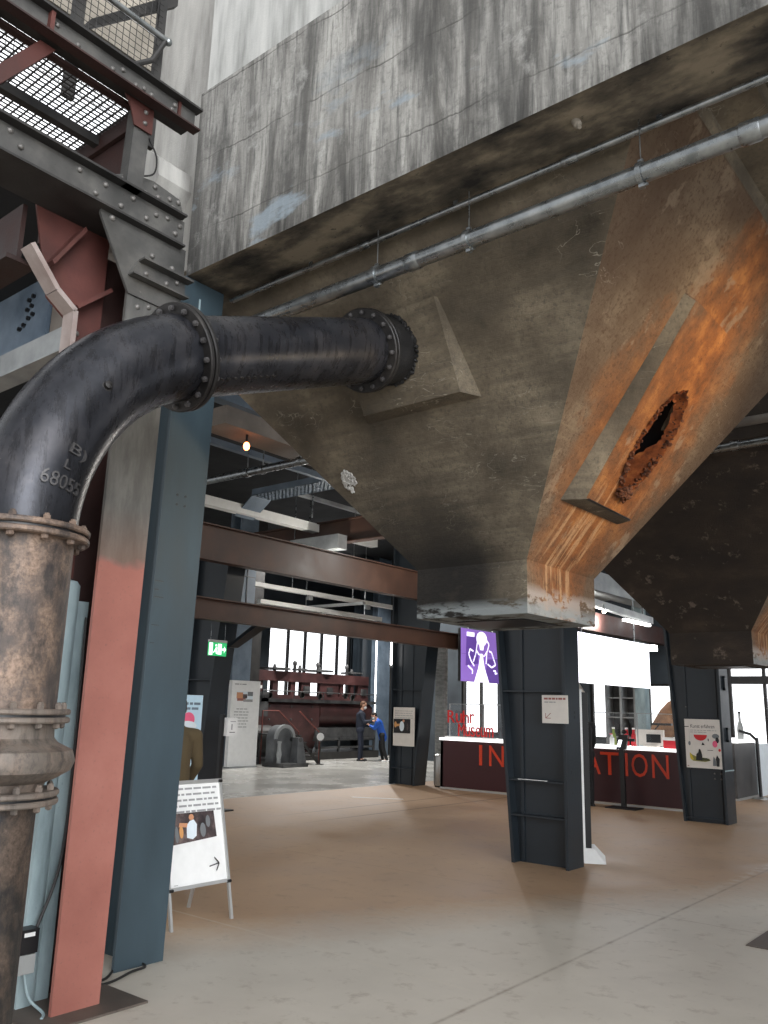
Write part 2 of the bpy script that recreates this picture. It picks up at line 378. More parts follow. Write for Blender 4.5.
def finish(me, mats, ang=38):
    for m in (mats if isinstance(mats, (list, tuple)) else [mats]): me.materials.append(M[m] if isinstance(m, str) else m)
    me.polygons.foreach_set('use_smooth', [True]*len(me.polygons))
    me.set_sharp_from_angle(angle=radians(ang)); me.update()
def obj(name, bm, mats, parent=None, bev=0, seg=2, local=False, ang=38):
    """ONE mesh object; the bmesh is in world coordinates (or in the thing's own frame when local)"""
    if bev:
        es = [e for e in bm.edges if len(e.link_faces) == 2 and e.calc_face_angle(0) > radians(35)]
        bmesh.ops.bevel(bm, geom=es, offset=bev, segments=seg, profile=.7, affect='EDGES', clamp_overlap=True)
    bmesh.ops.recalc_face_normals(bm, faces=bm.faces)
    if parent and not local: bmesh.ops.translate(bm, verts=bm.verts, vec=-wloc(parent))
    me = bpy.data.meshes.new(name); bm.to_mesh(me); bm.free()
    finish(me, mats, ang)
    o = bpy.data.objects.new(name, me); COL.objects.link(o); o.parent = parent
    return o
def tag(o, label=None, cat=None, group=None, kind=None):
    for k, v in (('label', label), ('category', cat), ('group', group), ('kind', kind)):
        if v: o[k] = v
    return o
def thing(name, label, cat, loc, group=None, rz=0):
    o = bpy.data.objects.new(name, None); o.empty_display_size = .2; COL.objects.link(o); o.location = loc
    o.rotation_euler = (0, 0, rz); return tag(o, label, cat, group)
def rebase(o, p):
    """put a single-mesh thing's origin at p"""
    p = V(p); o.data.transform(Matrix.Translation(-(p-o.location))); o.location = p; return o
def copy_tree(o, parent=None):
    c = o.copy(); COL.objects.link(c); c.parent = parent
    for ch in list(o.children): copy_tree(ch, c)
    return c
def baked(ob):
    """mesh of an object with its modifiers applied; the helper object is removed"""
    dg = bpy.context.evaluated_depsgraph_get(); dg.update()
    me = bpy.data.meshes.new_from_object(ob.evaluated_get(dg)); old = ob.data
    bpy.data.objects.remove(ob)
    return me
def textmesh(s, size=1, extrude=.01, align='LEFT'):
    cu = bpy.data.curves.new('text', 'FONT'); cu.body = s; cu.size = size; cu.extrude = extrude; cu.align_x = align
    cu.resolution_u = 3
    o = bpy.data.objects.new('text', cu); COL.objects.link(o); me = baked(o); bpy.data.curves.remove(cu); return me
def letters(name, s, mat, parent, o, U, Vv, height=None, width=None, extrude=.01):
    """text as one mesh: lower left corner at o, along U, up Vv, fitted to width/height"""
    me = textmesh(s, 1, 0); U, Vv = V(U).normalized(), V(Vv).normalized(); N = U.cross(Vv)
    xs = [v.co.x for v in me.vertices]; ys = [v.co.y for v in me.vertices]
    x0, y0, w, h = min(xs), min(ys), max(xs)-min(xs), max(ys)-min(ys)
    sy = height/h if height else None; sx = width/w if width else sy
    sy = sy or sx
    bm = B(); bm.from_mesh(me); bpy.data.meshes.remove(me)
    for v in bm.verts: v.co = V(o)+U*((v.co.x-x0)*sx)+Vv*((v.co.y-y0)*sy)
    g = bmesh.ops.extrude_face_region(bm, geom=bm.faces[:])
    bmesh.ops.translate(bm, verts=[q for q in g['geom'] if isinstance(q, bmesh.types.BMVert)], vec=N*extrude)
    return obj(name, bm, mat, parent)
class Panel:
    """a flat printed board: base box plus printed shapes lying on its face"""
    def __init__(s, o, U, Vv, w, h, t, mats):
        s.o, s.U, s.V = V(o), V(U).normalized(), V(Vv).normalized(); s.N = s.U.cross(s.V); s.w, s.h = w, h
        s.mats = list(mats); s.bm = B(); s.k = 0
        p = [s.o, s.o+s.U*w, s.o+s.U*w+s.V*h, s.o+s.V*h]
        prism(s.bm, [q-s.N*t for q in p], s.N*t)
    def at(s, u, v, d=0): return s.o+s.U*(u*s.w)+s.V*(v*s.h)+s.N*d
    def mi(s, m):
        if m not in s.mats: s.mats.append(m)
        return s.mats.index(m)
    def poly(s, pts, m):
        s.k += 1; d = .0012+.00025*s.k; i = s.mi(m)
        f = s.bm.faces.new([s.bm.verts.new(s.at(u, v, d)) for u, v in pts]); f.material_index = i
    def rect(s, u0, v0, u1, v1, m): s.poly([(u0, v0), (u1, v0), (u1, v1), (u0, v1)], m)
    def disc(s, u, v, ru, rv, m, n=18, a0=0, a1=2*pi):
        s.poly([(u+ru*cos(a0+(a1-a0)*i/n), v+rv*sin(a0+(a1-a0)*i/n)) for i in range(n if a1-a0 > 6.2 else n+1)], m)
    def line(s, a, b, w, m):
        a, b = V((a[0]*s.w, a[1]*s.h, 0)), V((b[0]*s.w, b[1]*s.h, 0)); n = (b-a).normalized().cross(V((0, 0, 1)))*w/2
        s.poly([(q.x/s.w, q.y/s.h) for q in (a-n, b-n, b+n, a+n)], m)
    def words(s, u0, v, u1, hgt, m, rnd):
        u = u0
        while u < u1-.03:
            L = min(rnd.uniform(.05, .16), u1-u); s.rect(u, v, u+L, v+hgt, m); u += L+.025
    def text(s, str_, u, v, w, h, m):
        me = textmesh(str_, 1, 0); xs = [q.co.x for q in me.vertices]; ys = [q.co.y for q in me.vertices]
        x0, y0, W, H = min(xs), min(ys), max(xs)-min(xs), max(ys)-min(ys); s.k += 1; d = .0012+.00025*s.k; i = s.mi(m)
        vs = [s.bm.verts.new(s.at(u+(q.co.x-x0)/W*w, v+(q.co.y-y0)/H*h, d)) for q in me.vertices]
        for p in me.polygons:
            try: s.bm.faces.new([vs[j] for j in p.vertices]).material_index = i
            except ValueError: pass
        bpy.data.meshes.remove(me)
    def done(s, name, parent=None):
        bm = s.bm
        if parent: bmesh.ops.translate(bm, verts=bm.verts, vec=-wloc(parent))
        me = bpy.data.meshes.new(name); bm.to_mesh(me); bm.free()
        finish(me, s.mats); o = bpy.data.objects.new(name, me); COL.objects.link(o); o.parent = parent; return o
def struct(name, bm, mats, bev=0):
    return tag(obj(name, bm, mats, None, bev), kind='structure')

# ------------------------------------------------------------------ camera
def camera():
    p, r, yaw = radians(13.0818), radians(-1.45101), radians(39.19965)
    fw = V((-sin(yaw)*cos(p), cos(yaw)*cos(p), sin(p))); rt = V((cos(yaw), sin(yaw), 0)); up = rt.cross(fw)
    rr = rt*cos(r)-up*sin(r); uu = rt*sin(r)+up*cos(r)
    cd = bpy.data.cameras.new('camera'); co = bpy.data.objects.new('camera', cd); COL.objects.link(co)
    co.matrix_world = Matrix(((rr.x, uu.x, -fw.x, 0), (rr.y, uu.y, -fw.y, 0), (rr.z, uu.z, -fw.z, 1.62), (0, 0, 0, 1)))
    cd.sensor_fit = 'HORIZONTAL'; cd.sensor_width = 36; cd.lens = 840.478/768*36; cd.clip_start = .05; cd.clip_end = 200
    SC.camera = co
camera()

# ------------------------------------------------------------------ setting
b = B(); box(b, -26, 8, -10, 30, -.3, 0); struct('floor', b, 'floor')
b = B(); box(b, -4.8, 7, 3.476, 3.93, 4.72, 6.30); box(b, -4.77, 7, 3.505, 3.93, 6.30, 10.5, 2)
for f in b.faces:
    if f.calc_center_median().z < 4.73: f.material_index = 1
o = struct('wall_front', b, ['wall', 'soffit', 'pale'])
b = B(); box(b, -5.75, -4.8, 3.62, 3.93, 4.9, 10.5)
prism(b, [(-5.55, 3.30, 5.42), (-5.12, 3.30, 5.42), (-5.02, 3.30, 5.58), (-5.04, 3.30, 5.74), (-5.2, 3.30, 5.88), (-5.55, 3.30, 5.9)], (0, .32, 0))
struct('wall_pale', b, 'pier', .02)
b = B(); box(b, -9.2, -8.9, 1.0, 8.8, 10.1, 17); struct('wall_upper', b, 'beige')
b = B(); lathe(b, (-1.73, 3.66, 4.73), (.5, -.1, -1), [(.02, 0), (.024, .03), (.022, .05), (.012, .055), (.011, .075)], 12); obj('anchor_stub', b, 'beige', o)
# side beam beyond the near hopper's rusty face and the dark slab over it
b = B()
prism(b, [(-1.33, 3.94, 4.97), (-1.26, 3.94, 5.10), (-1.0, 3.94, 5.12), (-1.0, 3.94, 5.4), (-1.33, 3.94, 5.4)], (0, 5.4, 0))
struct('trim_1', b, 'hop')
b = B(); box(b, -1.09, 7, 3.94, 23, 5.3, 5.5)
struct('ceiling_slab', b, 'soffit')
b = B(); box(b, -26, -1.28, 7.95, 29.4, 6.9, 7.1); box(b, -26, -5.9, 4.9, 7.94, 6.9, 7.1); box(b, -26, -7.9, 1.0, 4.9, 6.9, 7.1); struct('ceiling', b, 'ceil')
# window wall of the machine hall (left), with its window opening
WX = -23.5
b = B()
for y0, y1, z0, z1 in ((1, 22.2, 0, 6.9), (22.2, 26.9, 0, 1.2), (26.9, 30, 0, 6.9), (22.2, 26.9, 4.75, 6.9)):
    box(b, WX-.3, WX, y0, y1, z0, z1)
struct('wall_left', b, 'darkwall')
b = B()
for y in (22.2, 23.25, 24.2, 25.15, 26.1, 26.85): box(b, WX-.2, WX-.08, y, y+.07, 1.2, 4.75)
for z in (1.2, 2.62, 4.69): box(b, WX-.19, WX-.09, 22.2, 26.9, z, z+.06)
w1 = struct('window_1', b, 'blackedge')
b = B(); box(b, WX-.15, WX-.14, 22.2, 26.9, 1.2, 4.75); obj('window_pane', b, 'glass', w1)
# back wall behind the counter (Y = 22) with two windows and a third behind the sign
YB = 22.6
b = B()
holes = [(-15.1, -13.75, .9, 2.85), (-10.75, -10.0, .9, 2.5), (-9.1, -8.4, .9, 2.42), (-6.95, -5.2, .9, 4.6), (-5.0, -1.0, .9, 4.6)]
xs = -17.2
for x0, x1, z0, z1 in holes+[(7, 7, 0, 0)]:
    if x0 > xs: box(b, xs, x0, YB, YB+.3, 0, 6.9)
    if x1 > x0: box(b, x0, x1, YB, YB+.3, 0, z0); box(b, x0, x1, YB, YB+.3, z1, 6.9)
    xs = x1
hexa(b, [(-17.2, YB+.1, 0), (-16.9, YB+.1, 0), (-19.5, 27.4, 0), (-19.8, 27.4, 0), (-17.2, YB+.1, 6.9), (-16.9, YB+.1, 6.9), (-19.5, 27.4, 6.9), (-19.8, 27.4, 6.9)]); box(b, -23.8, -19.5, 27.2, 27.5, 0, 6.9)
struct('wall_back', b, 'darkwall')
for i, (x0, x1, z0, z1) in enumerate(holes):
    b = B(); n = max(2, round((x1-x0)/.75)+1)
    for k in range(n):
        x = x0+(x1-x0-.07)*k/(n-1); box(b, x, x+.07, YB+.05, YB+.15, z0, z1)
    for z in (z0, z1-.06) if z1 < 4 else (z0, 2.42, z1-.06): box(b, x0, x1, YB+.06, YB+.14, z, z+.07 if z != 2.42 else z+.2)
    w = struct('window_%d' % (i+2), b, 'blackedge')
    b = B(); box(b, x0, x1, YB+.095, YB+.105, z0, z1); obj('window_pane', b, 'glass', w)
b = B(); box(b, 7, 7.3, 3.95, 23.9, 0, .8); box(b, 7, 7.3, 3.95, 23.9, 4.8, 6.9); box(b, 7, 7.3, 3.95, 4.2, .8, 4.8); box(b, 7, 7.3, 22.9, 23.9, .8, 4.8); struct('wall_right', b, 'darkwall')
b = B()
for k in range(20): y = 4.2+18.63*k/19; box(b, 7.1, 7.2, y, y+.07, .8, 4.8)
w = struct('window_7', b, 'blackedge')
b = B(); box(b, 7.14, 7.15, 4.2, 22.9, .8, 4.8); obj('window_pane', b, 'glass', w)

# ------------------------------------------------------------------ concrete hoppers
HX, HY, HZ = -3.62, 6.11, 2.33
def cut(ob_bm, cutter_bm):
    def tmp(bm):
        bmesh.ops.recalc_face_normals(bm, faces=bm.faces)
        me = bpy.data.meshes.new('t'); bm.to_mesh(me); bm.free(); o = bpy.data.objects.new('t', me); COL.objects.link(o); return o
    a, c = tmp(ob_bm), tmp(cutter_bm)
    md = a.modifiers.new('b', 'BOOLEAN'); md.operation = 'DIFFERENCE'; md.object = c; md.solver = 'EXACT'
    me = baked(a); bpy.data.objects.remove(c); r = B(); r.from_mesh(me); bpy.data.meshes.remove(me); return r
hd = V((-.92, 0, .20)).normalized()                  # the broken pipe stub runs into the hopper
hc = V((-2.27, 5.97, 3.62)); hu = V((.585, 0, .811)); hv = V((0, 1, 0))
def jag(i, n, amp): return 1+amp*(.5*sin(i*2.1)+.35*sin(i*5.3+1)+.3*sin(i*9.7+2))
def hole_ring(c, s, n=56, amp=.05): return [V(c)+hu*(.43*s*cos(2*pi*i/n)*jag(i, n, amp))+hv*(.215*s*sin(2*pi*i/n)*jag(i+7, n, amp)) for i in range(n)]
def loft(bm, rs, cap=True, mi=0):
    vs = [[bm.verts.new(p) for p in r] for r in rs]; n = len(vs[0])
    for a, c in zip(vs, vs[1:]):
        for i in range(n): bm.faces.new((a[i], a[(i+1) % n], c[(i+1) % n], c[i])).material_index = mi
    if cap: bm.faces.new(vs[0][::-1]).material_index = mi; bm.faces.new(vs[-1]).material_index = mi
def cutter(wide=1.0):
    c = B(); loft(c, [hole_ring(hc-hd*.35, 1.0), hole_ring(hc+hd*.03, 1.0), hole_ring(hc+hd*.07, 1.0*wide), hole_ring(hc+hd*.9, 1.0*wide)]); return c
def hopper_body():
    bm = B(); rs = []
    for z, x0, x1, y0, y1 in ((2.33, -4.138, -3.111, 5.534, 6.69), (2.735, -4.138, -3.111, 5.534, 6.69),
                              (4.72, -5.62, -1.525, 3.945, 7.62), (5.0, -5.82, -1.30, 3.94, 7.75), (5.9, -5.82, -1.30, 3.94, 7.75)):
        rs.append([(x0, y0, z), (x1, y0, z), (x1, y1, z), (x0, y1, z)])
    loft(bm, rs)
    es = [e for e in bm.edges if e.calc_face_angle(0) > radians(20)]
    bmesh.ops.bevel(bm, geom=es, offset=.025, segments=2, profile=.6, affect='EDGES')
    return bm
def rustify(bm, cavity=False):
    bmesh.ops.recalc_face_normals(bm, faces=bm.faces)
    for f in bm.faces:
        f.material_index = 1 if f.normal.x > .45 else 0
        if cavity and len(f.verts) < 9 and (f.calc_center_median()-hc).dot(hd) > .04 and (f.calc_center_median()-hc).length < 1.2 and f.calc_area() < .2: f.material_index = 2  # cavity faces coloured black for the shade deep in the hole
    return bm
h1 = thing('concrete_hopper', 'near concrete coal hopper with a rust-stained side and a black pipe entering it', 'hopper', (HX, HY, HZ), 'concrete coal hoppers')
obj('hopper_shell', rustify(cut(hopper_body(), cutter(1.35)), True), ['hop', 'rust', 'black'], h1, ang=30)
# outlet slot in the underside
b = B(); box(b, -3.95, -3.32, 5.85, 6.4, 2.322, 2.332)
obj('outlet_opening', b, 'black', h1)
b = B()
for i in range(70):
    a_ = R.uniform(0, 2*pi); r_ = sqrt(R.random()); p = V((-4.44+.065*r_*cos(a_), 5.0, 3.42+.075*r_*sin(a_))); p.y = 5.534-.8*(p.z-2.735)-.004
    bmesh.ops.create_icosphere(b, subdivisions=1, radius=1, matrix=Matrix.Translation(p) @ Matrix.Rotation(R.uniform(0, 6), 4, V((R.random(), 1, R.random()))) @ Matrix.Diagonal((R.uniform(.012, .028), R.uniform(.006, .012), R.uniform(.012, .028), 1)))
tag(obj('plaster_patch', b, 'pier', h1), 'rough whitish plaster patch', kind='stuff')
# boss around the iron pipe
b = B()
def bz(x0, x1, pb, z0, z1, yb):
    f = lambda z: 5.534-.8*(z-2.735)+.03; g = lambda z: yb-.55*(z-z0)
    hexa(b, [(x0-.1, f(z0), z0), (x1+.085, f(z0), z0), (x1+.085, f(z0)+.25, z0), (x0-.1, f(z0)+.25, z0)][:0] or
         [(x0, g(z0), z0), (x1, g(z0), z0), (x1+.08, f(z0), z0), (x0-.1, f(z0), z0),
          (x0, g(z1), z1), (x1, g(z1), z1), (x1+.03, f(z1), z1), (x0-.03, f(z1), z1)])
bz(-3.93, -3.06, 0, 3.755, 4.34, 4.55)
obj('pipe_boss', b, 'hop', h1, .012)
# boss around the broken hole
b = B(); fx = lambda z: -3.111+.794*(z-2.735)-.03
hexa(b, [(-2.619, 5.56, 3.14), (-2.644, 6.41, 3.14), (fx(3.14), 6.50, 3.14), (fx(3.14), 5.45, 3.14),
         (-1.70, 5.44, 4.40), (-1.70, 6.21, 4.40), (fx(4.46), 6.29, 4.46), (fx(4.46), 5.30, 4.46)])
bmesh.ops.bevel(b, geom=b.edges[:], offset=.012, segments=2, profile=.6, affect='EDGES')
b = cut(b, cutter(1.28)); bmesh.ops.recalc_face_normals(b, faces=b.faces)
for f in b.faces:
    f.material_index = 0 if (f.normal.y < -.6 or f.normal.z < -.75) else 1
    if (f.calc_center_median()-hc).dot(hd) > .035 and len(f.verts) < 9 and f.calc_area() < .05 and abs(f.normal.dot(hd)) < .9 and (f.calc_center_median()-hc).length < .62: f.material_index = 2  # inner hole faces coloured black for the same deep shade
hb = obj('hole_boss', b, ['hop', 'rust', 'black'], h1, ang=30)
b = B(); r0 = hole_ring(hc-hd*.03, .985); n = len(r0); deep = []
for i, p in enumerate(r0):                             # the broken stub: long at the bottom, a mere rim at the top
    low = .5-.5*cos(2*pi*i/n); deep.append(.03+.75*max(0, low-.42))
loft(b, [r0, [p+hd*(.03+d*.5) for p, d in zip(hole_ring(hc, .965), deep)], [p+hd*(.03+d) for p, d in zip(hole_ring(hc, .93), deep)]], False)
bmesh.ops.subdivide_edges(b, edges=b.edges[:], cuts=1)
for v in b.verts: v.co += V((R.uniform(-1, 1), R.uniform(-1, 1), R.uniform(-1, 1)))*.008
obj('hole_lining', b, 'rustlining', hb)
b = B()                                               # flaking rust rim round the hole
for i in range(150):
    a = 2*pi*i/150+R.uniform(-.02, .02); k = jag(i*56/150, 56, .05)
    low = .5-.5*cos(a)
    p = hc+hu*(.43*cos(a)*k)+hv*(.215*sin(a)*jag(i*56/150+7, 56, .05))-hd*R.uniform(-.03, .035)
    s = R.uniform(.008, .018)*(.7+.9*low); q = Matrix.Rotation(R.uniform(0, 6), 4, V((R.random(), R.random(), R.random())))
    bmesh.ops.create_icosphere(b, subdivisions=1, radius=1, matrix=Matrix.Translation(p) @ q @ Matrix.Diagonal((s*1.3, s, s*.6, 1)))
for i in range(26):
    p = hc-hu*(.43+R.uniform(-.03, .07))+hv*R.uniform(-.09, .09)-hd*R.uniform(0, .05); s = R.uniform(.012, .026)
    q = Matrix.Rotation(R.uniform(0, 6), 4, V((R.random(), R.random(), R.random())))
    bmesh.ops.create_icosphere(b, subdivisions=1, radius=1, matrix=Matrix.Translation(p) @ q @ Matrix.Diagonal((s*1.3, s, s*.7, 1)))
tag(obj('rust_rim', b, 'rustcrust', hb), kind='stuff')
h2 = thing('concrete_hopper', 'farther dark concrete hopper above the pillar with the watermelon poster', 'hopper', (HX+.05, HY+5.5, HZ-.075), 'concrete coal hoppers')
b = rustify(hopper_body()); bmesh.ops.translate(b, verts=b.verts, vec=(.05, 5.5, -.075))
obj('hopper_shell', b, [weather('soot_dark_hopper', [(.3, (36, 30, 26)), (.55, (54, 45, 37)), (.72, (74, 62, 52))], 2.0, (1, 1, 2), (.8, .9), bump=.6, speck=(5, .60, (104, 92, 82))), 'rust'], h2, ang=30)
b = B(); box(b, -3.9, -3.27, 11.35, 11.9, 2.247, 2.258); obj('outlet_opening', b, 'black', h2)

# ------------------------------------------------------------------ galvanised pipes under the soffit
def pipe_line(name, label, y, z, r, x0, x1, clamps, joints, sleeve):
    t = thing(name, label, 'pipe', (x0, y, z))
    b = B(); cyl(b, (x0, y, z), (x1, y, z), r, n=24)
    obj('pipe_run', b, 'galv', t)
    for x in joints:
        b = B(); lathe(b, (x-.05, y, z), (1, 0, 0), [(r+.001, 0), (r+.006, .01), (r+.006, .09), (r+.001, .1)], 24); obj('coupling', b, 'galv', t)
    for x in clamps:
        b = B(); lathe(b, (x-.016, y, z), (1, 0, 0), [(r+.001, 0), (r+.012, .002), (r+.012, .03), (r+.001, .032)], 24)
        box(b, x-.014, x+.014, y-.012, y+.012, z+r, z+r+.03); box(b, x-.014, x+.014, y-.014, y+.014, z-r-.03, z-r)
        c = obj('pipe_clamp', b, 'galv', t)
        b = B(); cyl(b, (x, y, z-r-.022), (x+.035, y-.012, z-r-.024), .008, n=8); obj('clamp_bolt', b, 'galv', c)
        b = B(); cyl(b, (x, y, z+r+.025), (x, y, sleeve), .0035, n=8); obj('hanger_rod', b, 'galv', c)
    return t
pipe_line('galvanised_pipe', 'thick galvanised pipe hung in clamps below the concrete soffit, lower of the two', 3.85, 4.388, .052, -4.6, 4.0,
          (-3.25, -2.53, -1.45), (-2.95, -.9), 4.722)
t = pipe_line('galvanised_conduit', 'thin galvanised conduit along the inner edge of the concrete soffit, upper of the two', 3.88, 4.672, .02, -4.75, 4.0, (), (-1.87, -3.4), 4.74)
for x in (-3.9, -2.65, -1.35):
    b = B(); box(b, x-.015, x+.015, 3.875, 3.885, 4.69, 4.72); obj('saddle', b, 'galv', t)

# ------------------------------------------------------------------ big cast-iron pipe
PX, PY, PR = -3.55, 1.815, .228
EA = radians(68.8); ER = 1.185; EZ = 2.325
def arc(t): return V((PX, PY+ER*(1-cos(t)), EZ+ER*sin(t)))
E1 = arc(EA); PD = V((0, sin(EA), cos(EA)))           # the elbow's upper end and the sloping pipe's direction
pipe = thing('cast_iron_pipe', 'massive black cast-iron pipe that rises, bends and enters the concrete hopper', 'pipe', (PX, PY, 0))
b = B(); n = 40
ts = [EA*i/28 for i in range(29)]
rings(b, [arc(t) for t in ts], [V((1, 0, 0))]*29, [V((0, -cos(t), sin(t))) for t in ts], [PR+.006]*29, 48)
bmesh.ops.recalc_face_normals(b, faces=b.faces)
elbow = obj('elbow', b, 'iron', pipe)
b = B(); pl = V((PX, 0, 0))
# plug bolt on the elbow's cheek and the raised casting number
q = arc(radians(33))+V((PR*.97, 0, 0)); q = arc(radians(36))+(V((.93, 0, 0))+V((0, cos(radians(36)), -sin(radians(36))))*-.1+V((0, 0, 0))).normalized()*PR
lathe(b, q-V((.01, 0, 0)), V((1, -.1, .1)), [(.033, 0), (.033, .012), (.02, .016), (.018, .034), (.0, .04)], 14)
obj('plug', b, 'flange', elbow)
def elbow_text(s, ang, side, h, w):
    me = textmesh(s, 1, 0); xs = [v.co.x for v in me.vertices]; ys = [v.co.y for v in me.vertices]
    x0, y0, W, Hh = min(xs), min(ys), max(xs)-min(xs), max(ys)-min(ys)
    bm = B(); bm.from_mesh(me); bpy.data.meshes.remove(me)
    g = bmesh.ops.extrude_face_region(bm, geom=bm.faces[:])
    top = {v for v in g['geom'] if isinstance(v, bmesh.types.BMVert)}
    for v in bm.verts:
        a = side+(v.co.x-x0)/W*w/PR; t = ang+(v.co.y-y0)/Hh*h/ER
        e = V((1, 0, 0))*cos(a)+V((0, cos(t), -sin(t)))*sin(a)
        v.co = arc(t)+e*(PR+(.015 if v in top else .002))
    return obj('casting_number', bm, 'castmark', elbow)
elbow_text('68055', radians(9.0), -.34, .065, .19)
elbow_text('L', radians(13.6), .0, .042, .03)
elbow_text('B)', radians(16.6), -.02, .066, .09)
def flange_pair(parent, c, d, r, th, gap, mat, nb, bolt, rot=0., pipe_r=PR):
    """two bolted flanges with a gasket between them; bolts are parts of their own"""
    c, d = V(c), V(d).normalized(); u, v = frame(d)
    for k, s in ((0, -1), (1, 1)):
        b = B(); a = c+d*(s*(gap/2+th/2)-th/2)
        lathe(b, a, d, [(pipe_r-.01, 0), (r-.006, 0), (r, .006), (r, th-.006), (r-.006, th), (pipe_r-.01, th)], 48)
        obj('flange', b, mat, parent)
    b = B(); lathe(b, c-d*gap/2, d, [(pipe_r-.01, 0), (r-.02, 0), (r-.02, gap), (pipe_r-.01, gap)], 48); obj('gasket', b, 'black', parent)
    for i in range(nb):
        a = 2*pi*(i+rot)/nb; p = c+(u*cos(a)+v*sin(a))*(r-.032)
        b = B(); h = gap/2+th
        lathe(b, p-d*(h+.024), d, [(.004, 0), (.013, .005), (bolt, .006), (bolt, .024), (.008, .0245), (.008, .0235+2*h), (bolt, .024+2*h), (bolt, .042+2*h), (.012, .043+2*h), (.011, .05+2*h), (.006, .052+2*h)], 6)
        obj('bolt', b, 'castmark' if mat == 'flange' else mat, parent)
flange_pair(elbow, E1, PD, .292, .026, .010, 'flange', 16, .016, .3)
flange_pair(elbow, (PX, PY, EZ), (0, 0, 1), .292, .026, .012, 'ironrust', 12, .017, .2)
HP = E1+PD*1.64                                        # flange at the hopper
b = B(); cyl(b, E1, HP, PR-.004, n=48); run = obj('sloping_pipe', b, 'iron', pipe)
b = B()
for i in range(9):                                     # weld spatter marks and small lugs
    p = E1+PD*(.12+.05*i)+V((cos(-.75+.02*i), 0, 0))*0
    e = V((1, 0, 0))*cos(.78)+V((0, cos(EA), -sin(EA)))*sin(.78)
    ball(b, p+e*(PR-.003), (.012, .016, .008), 8, 6)
obj('weld_lugs', b, 'flange', run)
flange_pair(run, HP, PD, .29, .026, .010, 'flange', 16, .016, .3)
b = B(); cyl(b, HP+PD*.02, HP+PD*.52, PR+.012, n=48); obj('wall_stub', b, 'tar', pipe)
b = B()                                                # ragged mortar round the stub
sc = HP+PD*.27
for i in range(46):
    a = 2*pi*i/46; e = V((1, 0, 0))*cos(a)+V((0, cos(EA), -sin(EA)))*sin(a)
    t = -e.y/ PD.y
    p = HP+e*(PR+.012)
    s0 = (4.55-.55*(p.z-3.755)-p.y)/(PD.y+.55*PD.z)
    p = p+PD*(s0-.004)
    bmesh.ops.create_icosphere(b, subdivisions=1, radius=1, matrix=Matrix.Translation(p) @ Matrix.Rotation(R.uniform(0, 6), 4, V((R.random(), R.random(), 1))) @ Matrix.Diagonal((R.uniform(.02, .04), R.uniform(.016, .03), R.uniform(.014, .024), 1)))
obj('mortar_collar', b, 'tar', pipe)
Z1, Z2, Z3 = 1.545, 1.215, 1.60
b = B(); cyl(b, (PX, PY, 1.5), (PX, PY, EZ-.01), PR, n=48); up = obj('upper_riser', b, 'ironrust', pipe)
b = B()
lathe(b, (PX, PY, 1.235), (0, 0, 1), [(PR-.03, 0), (PR-.022, .02), (PR-.01, .045), (PR+.03, .062), (PR+.085, .095), (PR+.098, .13), (PR+.084, .175), (PR+.022, .205), (PR+.004, .225), (PR, .29)], 48)
ring = obj('expansion_ring', b, 'ironbrown', pipe)
flange_pair(ring, (PX, PY, 1.550), (0, 0, 1), .288, .024, .010, 'ironbrown', 14, .015, .1)
flange_pair(ring, (PX, PY, 1.222), (0, 0, 1), .275, .024, .010, 'ironbrown', 14, .015, .6, .195)
b = B(); cyl(b, (PX, PY, 0), (PX, PY, 1.2), .192, n=48); low = obj('lower_riser', b, 'irondark', pipe)
b = B(); lathe(b, (PX, PY, 0), (0, 0, 1), [(.185, 0), (.27, 0), (.27, .03), (.185, .03)], 48); obj('floor_flange', b, 'irondark', low)

# ------------------------------------------------------------------ riveted red column, girder and walkway (left)
def rivets(parent, pts, N, r=.017):
    N = V(N)
    for p in pts:
        b = B(); lathe(b, V(p), N, [(r, 0), (r*.96, r*.35), (r*.7, r*.7), (r*.3, r*.88), (.0, r*.92)], 10); obj('rivet', b, 'rivet', parent)
col = thing('riveted_column', 'riveted steel column painted dull red below and bare grey above, beside the black pipe', 'column', (-4.6, 2.87, 0))
b = B(); hexa(b, [(-4.375, 2.705, 0), (-4.35, 2.705, 0), (-4.35, 2.99, 0), (-4.375, 2.99, 0), (-4.375, 2.72, 4.46), (-4.35, 2.72, 4.46), (-4.35, 3.06, 4.46), (-4.375, 3.06, 4.46)]); fp = obj('front_plate', b, 'redcol', col, .004)
b = B(); box(b, -4.70, -4.375, 2.95, 2.98, 0, 4.46); obj('web', b, 'darkred', col)
b = B(); box(b, -4.78, -4.70, 2.72, 3.04, 0, 4.5); obj('back_plate', b, 'darkred', col)
b = B(); prism(b, [(-4.355, 2.47, 4.56), (-4.355, 2.716, 4.12), (-4.355, 3.04, 4.12), (-4.355, 3.12, 4.24), (-4.355, 3.12, 4.6), (-4.355, 2.47, 4.6)], (.02, 0, 0))
gu = obj('knee_gusset', b, 'steelgrey', col, .003)
rivets(gu, [(-4.335, 2.86, 4.44), (-4.335, 3.02, 4.42), (-4.335, 2.55, 4.56)], (1, 0, 0), .02)
b = B(); prism(b, [(-4.335, 2.70, 4.24), (-4.335, 2.76, 4.36), (-4.335, 3.13, 4.36), (-4.335, 3.13, 4.24)], (.012, 0, 0))
box(b, -4.325, -4.255, 2.76, 3.15, 4.352, 4.366); box(b, -4.325, -4.27, 2.70, 3.13, 4.232, 4.244)
an = obj('angle_bracket', b, 'steelgrey', col, .003)
rivets(an, [(-4.323, 2.82, 4.29), (-4.323, 2.98, 4.29), (-4.323, 3.06, 4.33)], (1, 0, 0), .019)
rivets(fp, [(-4.35, 2.80, 4.16), (-4.35, 2.80, 4.06), (-4.35, 2.88, 4.09), (-4.35, 2.82, 3.95), (-4.35, 2.95, 3.95)], (1, 0, 0), .018)
